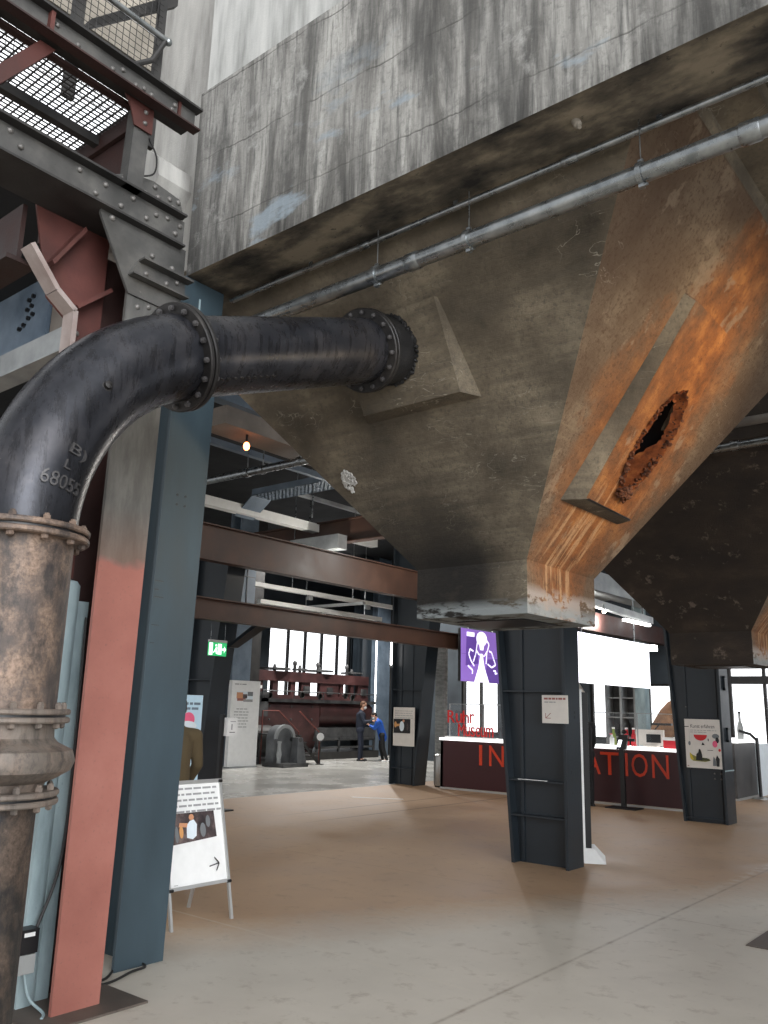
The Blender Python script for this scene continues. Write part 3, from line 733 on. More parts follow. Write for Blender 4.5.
# knee: deep web with rivets between the front plate and a bent inner flange
b = B(); prism(b, [(-4.62, 2.20, 4.6), (-4.62, 2.34, 4.02), (-4.62, 2.47, 3.93), (-4.62, 2.47, 2.33), (-4.62, 2.72, 2.33), (-4.62, 2.72, 4.6)], (-.015, 0, 0))
kw = obj('knee_web', b, 'primer', col)
rivets(kw, [(-4.62, 2.56, 3.86), (-4.62, 2.62, 3.78), (-4.62, 2.55, 3.7), (-4.62, 2.63, 3.62), (-4.62, 2.56, 3.52)], (1, 0, 0), .018)
path = [(2.155, 4.26), (2.345, 4.04), (2.475, 3.95), (2.485, 2.4)]
b = B()
for (y0, z0), (y1, z1) in zip(path, path[1:]):
    d = V((0, y1-y0, z1-z0)).normalized(); nn = V((0, -d.z, d.y))*.016
    a, c = V((-4.62, y0, z0)), V((-4.62, y1, z1)); w = V((.12, 0, 0))
    hexa(b, [a-nn, a-nn+w, a+nn+w, a+nn, c-nn, c-nn+w, c+nn+w, c+nn])
obj('bent_flange', b, 'pinkflange', col, .004)
b = B(); a, c, w = V((-4.62, 2.49, 3.985)), V((-4.62, 2.71, 4.19)), V((.11, 0, 0)); u = V((0, -.008, .01))
hexa(b, [a-u, a-u+w, a+u+w, a+u, c-u, c-u+w, c+u+w, c+u])
a, c = V((-4.62, 2.30, 4.20)), V((-4.62, 2.49, 4.52))
hexa(b, [a-u, a-u+w, a+u+w, a+u, c-u, c-u+w, c+u+w, c+u]); obj('knee_stiffener', b, 'primer', col)
b = B(); box(b, -4.9, -4.2, 2.55, 3.2, -.0, .012); obj('base_plate', b, 'steelplate', col)

gd = thing('riveted_girder', 'grey riveted girder running over the red column head, below the grated walkway', 'girder', (-4.45, 1.5, 4.6))
b = B(); box(b, -4.36, -4.335, -.5, 3.09, 4.60, 4.80); web = obj('web', b, 'steelgrey', gd)
b = B(); box(b, -4.40, -4.265, -.5, 3.06, 4.80, 4.815); obj('top_flange', b, 'blackedge', gd)
b = B(); box(b, -4.62, -4.275, -.5, 3.07, 4.585, 4.60); obj('bottom_flange', b, 'blackedge', gd)
b = B(); box(b, -4.66, -4.64, -.5, 3.1, 4.61, 4.83); obj('rear_web', b, 'darkred', gd)
pts = [(-4.335, y, z) for y, z in ((1.70, 4.75), (1.86, 4.765), (1.93, 4.70), (2.30, 4.76), (2.42, 4.665), (2.48, 4.755), (2.60, 4.67), (2.68, 4.765), (2.79, 4.68), (2.86, 4.74), (2.95, 4.76), (3.02, 4.68), (3.05, 4.75))]
rivets(web, pts, (1, 0, 0), .02)
b = B(); prism(b, [(-4.35, 2.45, 4.815), (-4.35, 2.67, 4.935), (-4.35, 2.82, 4.965), (-4.35, 3.03, 4.94), (-4.35, 3.08, 4.815)], (.02, 0, 0))
gp = obj('gusset_plate', b, 'steelgrey', gd, .003)
rivets(gp, [(-4.33, y, z) for y, z in ((2.68, 4.90), (2.76, 4.845), (2.83, 4.925), (2.86, 4.865), (2.95, 4.90), (3.02, 4.91), (2.98, 4.85), (2.6, 4.86))], (1, 0, 0), .019)
# crane rail and rollers hanging under the girder
cr = thing('trolley_beam', 'dark red crane-trolley beam with small rollers, hanging left of the column knee', 'beam', (-5.2, 2.0, 4.2))
b = B(); box(b, -7.6, -4.70, 2.16, 2.19, 4.22, 4.60); obj('beam_web', b, 'darkred', cr)
b = B(); box(b, -7.6, -4.66, 2.08, 2.27, 4.19, 4.22); obj('beam_flange', b, 'darkred', cr)
for x in (-5.05, -5.35):
    b = B(); lathe(b, (x, 2.06, 4.13), (0, 1, 0), [(.03, 0), (.075, .005), (.075, .04), (.055, .045), (.055, .07), (.03, .075)], 20); obj('roller', b, 'primer', cr)
b = B()
for k in range(7): tube(b, bez([(-5.5-.07*k, 2.06, 4.22), (-5.53-.07*k, 2.05, 4.27), (-5.57-.07*k, 2.06, 4.23)], 4), .012, 6)
obj('chain', b, 'primer', cr)

wk = thing('walkway', 'grated steel walkway at the upper left with a grey edge channel and red posts', 'walkway', (-4.6, 2.2, 5.4))
b = B(); box(b, -4.225, -4.21, .6, 3.01, 5.40, 5.545); ch = obj('edge_channel', b, 'steelgrey', wk)
b = B(); box(b, -4.225, -4.15, .6, 3.03, 5.545, 5.56); obj('channel_top_flange', b, 'blackedge', wk)
b = B(); box(b, -4.225, -4.15, .6, 3.02, 5.388, 5.40); obj('channel_bottom_flange', b, 'darkred', wk)
b = B(); box(b, -4.36, -4.31, .6, 2.66, 5.375, 5.40); obj('inner_angle', b, 'darkred', wk)
b = B(); box(b, -4.31, -4.225, .6, 2.98, 5.402, 5.408); obj('gap_shade_strip', b, 'blackedge', wk)  # added black sheet standing in for the dark gap beside the channel
rivets(ch, [(-4.21, y, z) for y, z in ((1.99, 5.50), (2.13, 5.46), (2.37, 5.46), (2.54, 5.455), (2.60, 5.47), (2.66, 5.46), (2.82, 5.455), (2.84, 5.50), (2.44, 5.50))], (1, 0, 0), .017)
b = B(); box(b, -4.21, -4.195, 2.865, 2.885, 5.40, 5.545); obj('splice_strip', b, 'primer', wk)
b = B(); box(b, -4.21, -4.17, 1.93, 1.955, 5.40, 5.545); obj('splice_strip', b, 'primer', wk)
b = B()                                                # grating: bearing bars and cross bars, one panel
for i in range(26): y = 1.30+.0525*i; box(b, -5.45, -4.36, y, y+.007, 5.378, 5.39)
for i in range(30): x = -5.45+.0375*i; box(b, x, x+.010, 1.30, 2.63, 5.384, 5.39)
obj('grating', b, 'blackedge', wk)
b = B(); box(b, -5.5, -4.36, 2.63, 2.66, 5.27, 5.40); obj('cross_beam', b, 'darkred', wk)
b = B(); box(b, -4.80, -4.74, 1.0, 2.63, 5.31, 5.376); obj('bearer', b, 'blackedge', wk)
b = B(); hexa(b, [(-4.36, 2.585, 4.80), (-4.27, 2.585, 4.80), (-4.27, 2.70, 4.80), (-4.36, 2.70, 4.80), (-4.36, 2.60, 5.39), (-4.27, 2.60, 5.39), (-4.27, 2.715, 5.39), (-4.36, 2.715, 5.39)])
po = obj('post', b, 'steelgrey', wk, .004)
b = B(); prism(b, [(-4.265, 2.50, 5.40), (-4.265, 2.55, 5.33), (-4.265, 2.585, 5.22), (-4.265, 2.72, 5.22), (-4.265, 2.72, 5.40)], (.012, 0, 0))
br = obj('post_bracket', b, 'primer', wk, .003); rivets(br, [(-4.253, 2.66, 5.35), (-4.253, 2.66, 5.27)], (1, 0, 0), .016)
b = B(); box(b, -5.5, -4.36, 2.665, 2.70, 4.85, 5.30); obj('back_plate', b, 'darkred', wk)
b = B(); hexa(b, [(-4.34, 1.60, 4.9), (-4.27, 1.60, 4.9), (-4.27, 1.70, 4.9), (-4.34, 1.70, 4.9), (-4.34, 1.93, 5.39), (-4.27, 1.93, 5.39), (-4.27, 2.03, 5.39), (-4.34, 2.03, 5.39)]); obj('diagonal_brace', b, 'primer', wk)
b = B(); tube(b, bez([(-4.30, 2.73, 5.22), (-4.27, 2.78, 5.1), (-4.28, 2.78, 4.98), (-4.31, 2.70, 4.93)], 6), .006, 6); obj('cable', b, 'rubber', wk)

rl = thing('railing', 'walkway railing with a mesh panel and diagonal black brace, top left corner', 'railing', (-4.65, 2.3, 5.6))
b = B(); cyl(b, (-4.6, .8, 6.33), (-4.6, 2.98, 6.33), .022, n=10); ball(b, (-4.6, 3.0, 6.33), .03, 10, 8); obj('handrail', b, 'galv', rl)
b = B(); tube(b, [(-4.6, 2.98, 6.33), (-4.63, 2.9, 6.12), (-4.63, 2.70, 5.93)], .02, 8); obj('rail_return', b, 'blackedge', rl)
b = B()
for i in range(28): cyl(b, (-4.7, 1.55+i*.052, 5.56), (-4.7, 1.55+i*.052, 7.4), .003, n=4)
for i in range(36): cyl(b, (-4.7, 1.5, 5.56+i*.052), (-4.7, 3.0, 5.56+i*.052), .003, n=4)
obj('mesh_panel', b, 'blackedge', rl)
b = B(); box(b, -4.74, -4.70, 2.97, 3.03, 5.5, 8); obj('end_post', b, 'blackedge', rl)
b = B(); box(b, -4.74, -4.70, 2.32, 2.40, 5.5, 8); obj('middle_post', b, 'blackedge', rl)
b = B(); hexa(b, [(-4.80, 2.42, 6.10), (-4.75, 2.42, 6.10), (-4.75, 2.47, 6.22), (-4.80, 2.47, 6.22), (-4.80, 3.15, 6.85), (-4.75, 3.15, 6.85), (-4.75, 3.15, 6.97), (-4.80, 3.15, 6.97)]); obj('diagonal_brace', b, 'blackedge', rl)

# blue column
bc = thing('steel_column', 'tall blue-grey steel column under the end of the concrete wall, right of the red column', 'column', (-5.0, 3.6, 0))
b = B(); hexa(b, [(-4.81, 3.37, 0), (-4.785, 3.37, 0), (-4.785, 3.735, 0), (-4.81, 3.735, 0), (-4.81, 3.46, 4.715), (-4.785, 3.46, 4.715), (-4.785, 3.83, 4.715), (-4.81, 3.83, 4.715)])
f1 = obj('front_flange', b, 'blue', bc, .004)
b = B(); box(b, -5.25, -4.81, 3.57, 3.595, 0, 4.715); obj('web', b, 'blue', bc)
b = B(); box(b, -5.275, -5.25, 3.395, 3.77, 0, 4.715); obj('back_flange', b, 'blue', bc)
b = B(); box(b, -4.7852, -4.781, 3.60, 3.614, 4.48, 4.58); obj('slot', b, 'paleblue', f1)
b = B()
for y, z in ((3.55, 3.05), (3.62, 3.05), (3.55, 2.98), (3.62, 2.98)): cyl(b, (-4.786, y, z), (-4.7825, y, z), .009, n=10)
obj('bolt_holes', b, 'anth', f1)
b = B()
for z in (2.42, 2.36, 2.31, 2.12, 2.0): box(b, -4.7855, -4.7825, 3.425, 3.425+.08*R.uniform(.4, 1), z, z+.006)
obj('weld_marks', b, 'anth', f1)

# pale trunking, cable, socket and the cable loop on the floor
tr = thing('cable_trunking', 'pale blue enamelled trunking standing between the black pipe and the red column', 'trunking', (-4.6, 2.72, 0))
b = B(); hexa(b, [(-4.62, 2.64, 0), (-4.585, 2.64, 0), (-4.585, 2.715, 0), (-4.62, 2.76, 0), (-4.62, 2.66, 2.325), (-4.585, 2.66, 2.31), (-4.585, 2.73, 2.31), (-4.62, 2.775, 2.29)])
obj('duct', b, 'paleblue', tr, .004)
b = B(); box(b, -4.695, -4.63, 2.775, 2.85, 0, 2.2); obj('side_cover', b, 'paleblue', tr, .003)
b = B(); tube(b, bez([(-4.56, 2.80, 2.1), (-4.54, 2.80, 1.3), (-4.52, 2.775, .75), (-4.53, 2.68, .42)], 10), .009, 8)
rebase(tag(obj('power_cable', b, 'rubber'), 'black cable running down the pale trunking to the socket', 'cable'), (-4.53, 2.68, .42))
sk = thing('socket_box', 'small black socket box with a white label low beside the red column', 'socket', (-4.53, 2.64, .36))
b = B(); box(b, -4.585, -4.50, 2.57, 2.68, .30, .42); obj('housing', b, 'black', sk, .006)
b = B(); box(b, -4.50, -4.497, 2.595, 2.655, .385, .405); obj('label_plate', b, 'white', sk)
b = B(); box(b, -4.585, -4.505, 2.575, 2.675, .2, .295); obj('back_box', b, 'socket', sk, .004)
b = B(); tube(b, bez([(-4.54, 2.64, .2), (-4.50, 2.66, .08), (-4.42, 2.70, .02), (-4.36, 2.66, .012)], 8), .008, 8); obj('lead', b, 'paleblue', sk)
b = B(); tube(b, bez([(-4.62, 3.06, .012), (-4.62, 3.24, .012), (-4.70, 3.44, .012), (-4.73, 3.56, .012), (-4.84, 3.57, .012), (-4.83, 3.42, .012), (-4.70, 3.26, .012), (-4.66, 3.10, .014)], 10), .008, 8)
rebase(tag(obj('cable_loop', b, 'rubber'), 'thin dark cable lying in a loop at the foot of the blue column', 'cable'), (-4.73, 3.5, 0))
b = B(); box(b, -2.10, -1.2, 6.85, 9.0, .001, .006)
rebase(tag(obj('floor_plate', b, 'steelplate'), 'dark flat floor plate at the right edge of the picture', 'floor plate'), (-1.7, 7.8, 0))

# steel and ducts behind the column, left of the pipe bend
b = B(); box(b, -13, -5.6, 4.55, 4.62, 5.42, 5.78); box(b, -13, -5.6, 4.45, 4.72, 5.40, 5.42)
for f in b.faces: pass
rebase(tag(obj('white_beam', b, 'greybeam'), 'pale grey steel beam crossing behind the pipe bend, far left', 'beam'), (-9, 4.6, 5.4))
pb = thing('bolted_plate', 'blue steel plate with black bolts above the pale beam at the left edge', 'plate', (-10, 4.9, 6.2))
b = B(); box(b, -13, -9.5, 4.85, 4.9, 5.80, 6.9); obj('plate', b, 'bluebeam', pb)
for x, z in ((-9.95, 6.40), (-9.85, 6.43), (-10.0, 6.53), (-9.9, 6.56), (-9.98, 6.66), (-9.88, 6.69), (-10.15, 6.30), (-10.05, 6.33)):
    b = B(); cyl(b, (x, 4.85, z), (x, 4.81, z), .028, n=6); obj('bolt', b, 'black', pb)
b = B(); box(b, -9.3, -8.3, 4.8, 5.1, 5.85, 6.95)
rebase(tag(obj('steel_plate', b, 'tan'), 'dull grey plate behind the pale bent flange of the red column', 'plate'), (-8.8, 4.95, 5.85))
for z, x0, lab in ((5.02, -9.6, 'upper'), (4.6, -9.2, 'lower')):
    b = B(); box(b, -14, x0, 5.5, 5.6, z, z+.09)
    rebase(tag(obj('cross_bar', b, 'greybeam'), 'narrow pale bar at the left edge behind the pipe bend, %s of two' % lab, 'bar'), (-11, 5.55, z))

# ------------------------------------------------------------------ portal legs in the hall
def leg(label, xv, xs, slope, y0, y1, top, ledges, web_y, stiff=(), mat='anth'):
    """xv: face of the vertical flange; xs: face of the splayed flange at the floor, slope per metre of height"""
    s = 1 if xv > xs else -1
    t = thing('portal_leg', label, 'column', ((xv+xs)/2, (y0+y1)/2, 0), 'portal frame legs')
    b = B(); box(b, xv-s*.035, xv, y0, y1, 0, top); obj('upright_flange', b, mat, t, .003)
    xt = xs+slope*top; b = B()
    hexa(b, [(xs, y0, 0), (xs+s*.035, y0, 0), (xs+s*.035, y1, 0), (xs, y1, 0), (xt, y0, top), (xt+s*.035, y0, top), (xt+s*.035, y1, top), (xt, y1, top)])
    obj('splayed_flange', b, mat, t, .003)
    b = B(); a, c = xs+s*.03, xv-s*.03
    hexa(b, [(a, web_y, 0), (c, web_y, 0), (c, web_y+.02, 0), (a, web_y+.02, 0), (xt+s*.03, web_y, top), (c, web_y, top), (c, web_y+.02, top), (xt+s*.03, web_y+.02, top)])
    obj('web', b, mat, t)
    for z in ledges:
        b = B(); xz = xs+slope*z+s*.03
        hexa(b, [(xz, y0+.015, z), (c, y0+.015, z), (c, web_y, z), (xz, web_y, z), (xz, y0+.015, z+.018), (c, y0+.015, z+.018), (c, web_y, z+.018), (xz, web_y, z+.018)])
        obj('stiffener', b, mat, t)
    for k in stiff:
        b = B(); x = xs+(xv-xs)*k; box(b, x-.02, x+.02, web_y-.02, web_y, .02, 3); obj('cover_strip', b, mat, t)
    return t
L1 = leg('dark grey steel column below the mouth of the near hopper, with arrow sign', -4.37, -5.06, -.075, 8.57, 8.92, 6.88, (.49, .86, 1.83), 8.70, (.12,))
b = B(); box(b, -4.98, -4.62, 8.583, 8.60, .878, .884); obj('paint_scrape', b, 'white', L1)
b = B()
for x, z in ((-4.369, 1.55), (-4.369, 1.60)): box(b, x-.001, x+.001, 8.78, 8.80, z, z+.03)
for i in range(7):
    z = R.uniform(.7, 1.3); y = 8.68+R.uniform(-.01, .02); box(b, -4.3705, -4.369, y, y+.008, z, z+.012)
obj('paint_chips', b, 'blackedge', L1)
L2 = leg('dark steel column at right carrying the poster with the watermelon', -4.38, -5.06, -.06, 13.85, 14.27, 5.2, (.05,), 13.93, (.15, .85), 'anth')
b = B()
for x, z in ((-4.56, .74), (-4.46, .74), (-4.56, .66), (-4.46, .66), (-4.95, 1.75)): cyl(b, (x, 13.93, z), (x, 13.90, z), .012, n=10)
obj('bolts', b, 'rivet', L2)
for z0, y in ((2.02, 14.02), (1.22, 14.02)):
    b = B(); box(b, -4.38, -4.35, y, y+.03, z0, z0+.22); box(b, -4.38, -4.35, y, y+.14, z0, z0+.03); box(b, -4.38, -4.35, y, y+.14, z0+.19, z0+.22); obj('bracket', b, 'anth', L2, .003)
b = B(); box(b, -4.382, -4.37, 13.85, 14.27, .78, .80); obj('splice', b, 'paleblue', L2)
L3 = leg('dark steel column behind the counter end with a photo poster on its web', -11.95, -11.27, .105, 15.05, 15.47, 6.88, (.33, 2.0), 15.19, (.25, .7))
L4 = leg('leaning dark steel column behind the green exit sign, left of the white panel', -12.2, -11.62, .12, 9.45, 9.85, 4.44, (.3, 2.0), 9.62, ())
b = B(); hexa(b, [(-11.2, 9.55, 2.55), (-11.1, 9.55, 2.55), (-11.1, 9.75, 2.55), (-11.2, 9.75, 2.55), (-11.0, 9.95, 2.95), (-10.85, 9.95, 2.95), (-10.85, 10.2, 2.95), (-11.0, 10.2, 2.95)]); obj('knee_brace', b, 'anth', L4)
def hcol(label, x, y0, y1, mat, w=.04, d=.4):
    t = thing('hall_column', label, 'column', (x, (y0+y1)/2, 0)); ym = (y0+y1)/2
    b = B(); box(b, x-w, x, y0, y1, 0, 6.88); obj('front_flange', b, mat, t)
    b = B(); box(b, x-d, x-w, ym-.02, ym+.02, 0, 6.88); obj('web', b, mat, t)
    b = B(); box(b, x-d-w, x-d, y0, y1, 0, 6.88); obj('back_flange', b, mat, t)
    return t
hcol('pale blue-grey column behind the tall white panel', -17.6, 15.30, 15.95, 'bluebeam')
hcol('black column at the left end of the maroon machine', -18.0, 16.25, 16.66, 'blackedge')
hcol('blue-grey column behind the masked man and the child', -19.0, 23.15, 23.85, 'bluebeam')
hcol('dark column between machine and blue-grey column', -19.2, 22.55, 23.05, 'anth')
hcol('black column right of the blue-grey column, half hidden by the poster leg', -18.6, 23.9, 24.3, 'blackedge')
for lab, x, y, z0, z1 in (('vertical light tube beside the black column left of the machine', -18.0, 16.1, 2.4, 3.9),
                          ('vertical light tube between the machine and the blue-grey column', -18.9, 22.95, 1.2, 4.2),
                          ('vertical light tube on the left edge of the poster column', -11.93, 15.015, 2.5, 3.1)):
    t = thing('light_tube', lab, 'lamp', (x, y, z0), 'vertical light tubes')
    b = B(); cyl(b, (x, y, z0+.05), (x, y, z1-.05), .022, n=10); obj('tube', b, 'tube', t)
    for z in (z0, z1-.05):
        b = B(); box(b, x-.03, x+.03, y-.03, y+.03, z, z+.05); obj('socket', b, 'greybeam', t)

def ibeam(name, label, x, y0, y1, z0, z1, w, mat, cat='beam'):
    t = thing(name, label, cat, (x, y0, z0))
    b = B(); box(b, x-.012, x+.012, y0, y1, z0+.02, z1-.02); obj('web', b, mat, t)
    b = B(); box(b, x-w, x+w, y0, y1, z1-.02, z1); obj('top_flange', b, mat, t)
    b = B(); box(b, x-w, x+w, y0, y1, z0, z0+.02); obj('bottom_flange', b, mat, t)
    return t
ibeam('brown_girder', 'deep brown steel girder, upper of the two crossing left of the hopper mouth', -10.6, 6.5, 16.0, 3.845, 4.435, .10, 'brownbeam')
ibeam('brown_girder', 'shallower brown steel girder, lower of the two, ending at the purple screen', -10.6, 6.5, 15.8, 2.905, 3.25, .09, 'brownbeam')
t = thing('brown_crossbeam', 'brown steel cross beam above the upper girder, meeting the hopper', 'beam', (-12.5, 13, 5.0))
b = B(); box(b, -15.5, -8, 12.99, 13.01, 5.0, 5.46); obj('web', b, 'brownbeam', t)
b = B(); box(b, -15.5, -8, 12.9, 13.1, 5.46, 5.49); box(b, -15.5, -8, 12.9, 13.1, 4.98, 5.0); obj('flanges', b, 'brownbeam', t)
b = B(); box(b, -12.9, -11.5, 12.62, 12.9, 4.8, 5.1); rebase(tag(obj('junction_box', b, 'greybeam'), 'grey box lying against the brown cross beam by the hopper', 'box'), (-12.2, 12.7, 4.7))
b = B(); box(b, -8.35, -8.15, 14.6, 22.5, 3.38, 3.80); rebase(tag(obj('dark_bulkhead', b, 'darkred'), 'dark brown beam above the white screen', 'beam'), (-8.2, 18, 3.38))

# ceiling services
def bar(name, label, cat, mat, x0, x1, y0, y1, z0, z1): 
    b = B(); box(b, x0, x1, y0, y1, z0, z1); return rebase(tag(obj(name, b, mat), label, cat), ((x0+x1)/2, (y0+y1)/2, z0))
bar('ceiling_beam', 'blue-grey ceiling beam, topmost below the black pipe beside the hopper', 'beam', 'bluebeam', -9.2, -9.0, 5, 12, 5.86, 6.0)
b = B(); box(b, -8.9, -8.4, 6.9, 12.85, 5.265, 5.52); du = rebase(tag(obj('air_duct', b, 'tan'), 'dull tan square duct with a glowing bulb below it', 'duct'), (-8.65, 10, 5.1))
bar('ceiling_beam', 'thin blue-grey ceiling beam just under the tan duct', 'beam', 'bluebeam', -10.1, -10.0, 7, 15, 5.56, 5.66)
t = thing('pendant_bulb', 'glowing orange bulb hanging under the tan duct', 'lamp', (-8.55, 7.43, 5.05))
b = B(); ball(b, (-8.55, 7.43, 5.10), (.045, .045, .06), 12, 8); obj('bulb', b, 'bulb', t)
b = B(); cyl(b, (-8.55, 7.43, 5.15), (-8.55, 7.43, 5.265), .018, n=8); obj('lamp_holder', b, 'black', t)
t = thing('ceiling_pipe', 'silvery ceiling pipe crossing below the glowing bulb', 'pipe', (-9.5, 8.5, 5.16))
b = B(); cyl(b, (-12.5, 8.5, 5.19), (-7.2, 8.5, 5.13), .06, n=16); obj('pipe_run', b, 'galv', t)
for x in (-9.75, -9.4, -8.6):
    b = B(); cyl(b, (x, 8.5, 5.155), (x+.07, 8.5, 5.155), .075, n=16); cl = obj('pipe_clamp', b, 'galv', t)
    b = B(); cyl(b, (x+.03, 8.5, 5.2), (x+.03, 8.5, 6.88), .01, n=6); obj('hanger_rod', b, 'galv', cl)
t = thing('cable_tray', 'perforated grey cable tray with a bent left end under the ceiling', 'cable tray', (-11, 11, 5.55))
b = B()
for i in range(22):
    x = -12.1+i*.1; box(b, x, x+.05, 10.75, 11.25, 5.60, 5.612)
for j in range(6): box(b, -12.1, -9.0, 10.75+j*.1-.025+.0, 10.75+j*.1+.025, 5.60, 5.612)
box(b, -9.95, -8.6, 10.75, 11.25, 5.60, 5.612); obj('perforated_base', b, 'bluebeam', t)
b = B(); box(b, -12.1, -8.6, 10.73, 10.75, 5.60, 5.72); box(b, -12.1, -8.6, 11.25, 11.27, 5.60, 5.72); obj('side_rail', b, 'bluebeam', t)
b = B(); hexa(b, [(-12.6, 10.75, 5.25), (-12.58, 10.75, 5.25), (-12.58, 11.25, 5.25), (-12.6, 11.25, 5.25), (-12.12, 10.75, 5.612), (-12.1, 10.75, 5.60), (-12.1, 11.25, 5.60), (-12.12, 11.25, 5.612)]); obj('bent_end', b, 'bluebeam', t)
b = B(); cyl(b, (-10.6, 10.9, 5.6), (-10.6, 10.9, 5.0), .015, n=6); obj('drop_rod', b, 'galv', t)
bar('ceiling_channel', 'long whitish channel running under the ceiling above the brown girders', 'channel', 'pipewhite', -12.6, -12.4, 8.5, 15, 5.29, 5.47)
bar('ceiling_channel', 'thin pale channel right of the perforated cable tray', 'channel', 'greybeam', -12.55, -12.45, 12.4, 16, 6.0, 6.08)
for lab, z, y0, y1 in (('upper of the two pale trunking bars between the brown girders', 4.0, 11.45, 16.6), ('lower of the two pale trunking bars between the brown girders', 3.66, 11.9, 15.9)):
    t = thing('light_trunking', lab, 'trunking', (-13, 14, z), 'trunking bars between the girders')
    b = B(); box(b, -13.06, -12.94, y0, y1, z, z+.09); obj('bar', b, 'pipewhite', t)
    for y in (y0+1.4, y0+3.4):
        b = B(); cyl(b, (-13, y, z+.09), (-13, y, 6.88), .012, n=6); obj('hanger', b, 'galv', t)
        b = B(); box(b, -13.04, -12.96, y+.5, y+.62, z-.1, z); obj('spotlight', b, 'greybeam', t)
bar('cross_trunking', 'pale cross bar joining the two trunking bars', 'trunking', 'greybeam', -13.6, -11.9, 13.95, 14.03, 3.80, 3.86)
t = thing('duct_box', 'blue-grey box unit standing on the lower brown girder beside the blue column', 'box', (-12.9, 11.2, 3.26))
b = B(); box(b, -13.2, -12.6, 10.85, 11.42, 3.26, 4.30); obj('casing', b, 'bluebeam', t, .01)
b = B(); box(b, -12.6, -12.585, 11.18, 11.2, 3.30, 4.28); box(b, -12.6, -12.585, 10.87, 11.40, 4.08, 4.1); obj('panel_seam', b, 'anth', t)
# lights seen between the two hoppers
t = thing('fluorescent_fitting', 'long grey light trunking with a lit tube, between the two hoppers', 'lamp', (-8, 18.5, 3.85))
b = B(); hexa(b, [(-8.1, 15.5, 3.94), (-7.95, 15.5, 3.94), (-7.95, 20.4, 3.79), (-8.1, 20.4, 3.79), (-8.1, 15.5, 4.10), (-7.95, 15.5, 4.10), (-7.95, 20.4, 3.95), (-8.1, 20.4, 3.95)]); obj('trunking', b, 'greybeam', t)
b = B(); box(b, -7.98, -7.90, 18.6, 20.1, 3.70, 3.76); obj('tube', b, 'tube', t)
for y in (17, 19.9): b = B(); box(b, -8.04, -8.0, y, y+.04, 3.95, 6.88); obj('hanger', b, 'galv', t)
t = thing('small_bulb', 'small bright bulb below the grey light trunking between the hoppers', 'lamp', (-8, 17.5, 3.75))
b = B(); ball(b, (-7.9, 17.45, 3.80), .045, 10, 8); obj('bulb', b, 'bulbwhite', t)
b = B(); cyl(b, (-7.9, 17.45, 3.84), (-7.9, 17.45, 3.95), .02, n=8); obj('lamp_holder', b, 'greybeam', t)
for x0, x1, y0, y1, z0, z1, lab in ((-9.6, -8.4, 17.6, 21.2, 4.55, 4.85, 'whitish ceiling duct, upper of two seen between the hoppers'), (-8.6, -8.1, 16.0, 21.6, 4.30, 4.48, 'whitish ceiling duct, lower of two seen between the hoppers')):
    bar('air_duct', lab, 'duct', 'greybeam', x0, x1, y0, y1, z0, z1)
t = thing('ceiling_pipe', 'grey pipe passing before the far hopper at the right edge', 'pipe', (-2.5, 9.2, 4.5))
b = B(); cyl(b, (-4.6, 9.2, 4.50), (2, 9.2, 4.49), .045, n=16); obj('pipe_run', b, 'galv', t)
b = B(); cyl(b, (-2.62, 9.2, 4.5), (-2.54, 9.2, 4.5), .056, n=16); obj('coupling', b, 'galv', t)
t = thing('ceiling_pipe', 'upper dull pipe before the far hopper at the right edge', 'pipe', (-2.5, 9.2, 4.75))
b = B(); cyl(b, (-4.6, 9.2, 4.75), (2, 9.2, 4.75), .05, n=16); obj('pipe_run', b, 'tan', t)

# ------------------------------------------------------------------ signs, posters, panels
rnd = random.Random(5)
# A-board
ab = thing('pavement_sign', 'white A-board with photo and black arrow beside the blue column', 'sign', (-5.55, 4.48, 0))
UP = V((-.25, 0, 1.0)).normalized()
pan = Panel((-5.372, 4.21, .27), (0, 1, 0), UP, .55, .755, .012, ['white'])
for k, (a0, a1) in enumerate(((.22, .94), (.12, .9), (.1, .95), (.06, .96), (.1, .98))): pan.words(a0, .93-.057*k, a1, .02, 'inkgrey', rnd)
pan.poly([(.02, .40), (.86, .44), (.84, .70), (.02, .70)], 'photo')
pan.poly([(.33, .46), (.43, .44), (.50, .47), (.52, .58), (.47, .63), (.40, .62), (.34, .58)], 'printlight')
pan.disc(.43, .655, .045, .03, 'skinprint'); pan.poly([(.20, .57), (.34, .56), (.36, .60), (.22, .61)], 'skinprint')
pan.disc(.24, .52, .035, .06, 'printorange'); pan.disc(.62, .52, .05, .07, 'printgrey'); pan.disc(.72, .6, .04, .06, 'printgrey')
pan.disc(.16, .5, .03, .08, 'printgrey')
for a, c in (((.68, .16), (.86, .18)), ((.78, .24), (.86, .18)), ((.80, .11), (.86, .18))): pan.line(a, c, .009, 'ink')
pan.rect(.05, .03, .12, .035, 'inkgrey')
pan.done('poster_panel', ab)
b = B()
P0, Uy = V((-5.365, 4.21, .27)), V((0, 1, 0)); Nf = Uy.cross(UP)
for q0, q1, w in ((P0+UP*-.012-Uy*.02, Uy*.59, UP*.025), (P0+UP*.745-Uy*.02, Uy*.59, UP*.028), (P0-Uy*.02, Uy*.022, UP*.755), (P0+Uy*.548, Uy*.022, UP*.755)):
    hexa(b, [q0-Nf*.014, q0+q1-Nf*.014, q0+q1+Nf*.006, q0+Nf*.006, q0+w-Nf*.014, q0+q1+w-Nf*.014, q0+q1+w+Nf*.006, q0+w+Nf*.006])
obj('snap_frame', b, 'alu', ab, .002)
b = B()
for y in (4.20, 4.755):
    for k in (.0, .76): p = P0+UP*(k-.006)+Uy*(y-4.21)+Nf*.007; cyl(b, p-Uy*.008, p+Uy*.026, .012, n=8)
obj('corner_caps', b, 'black', ab)
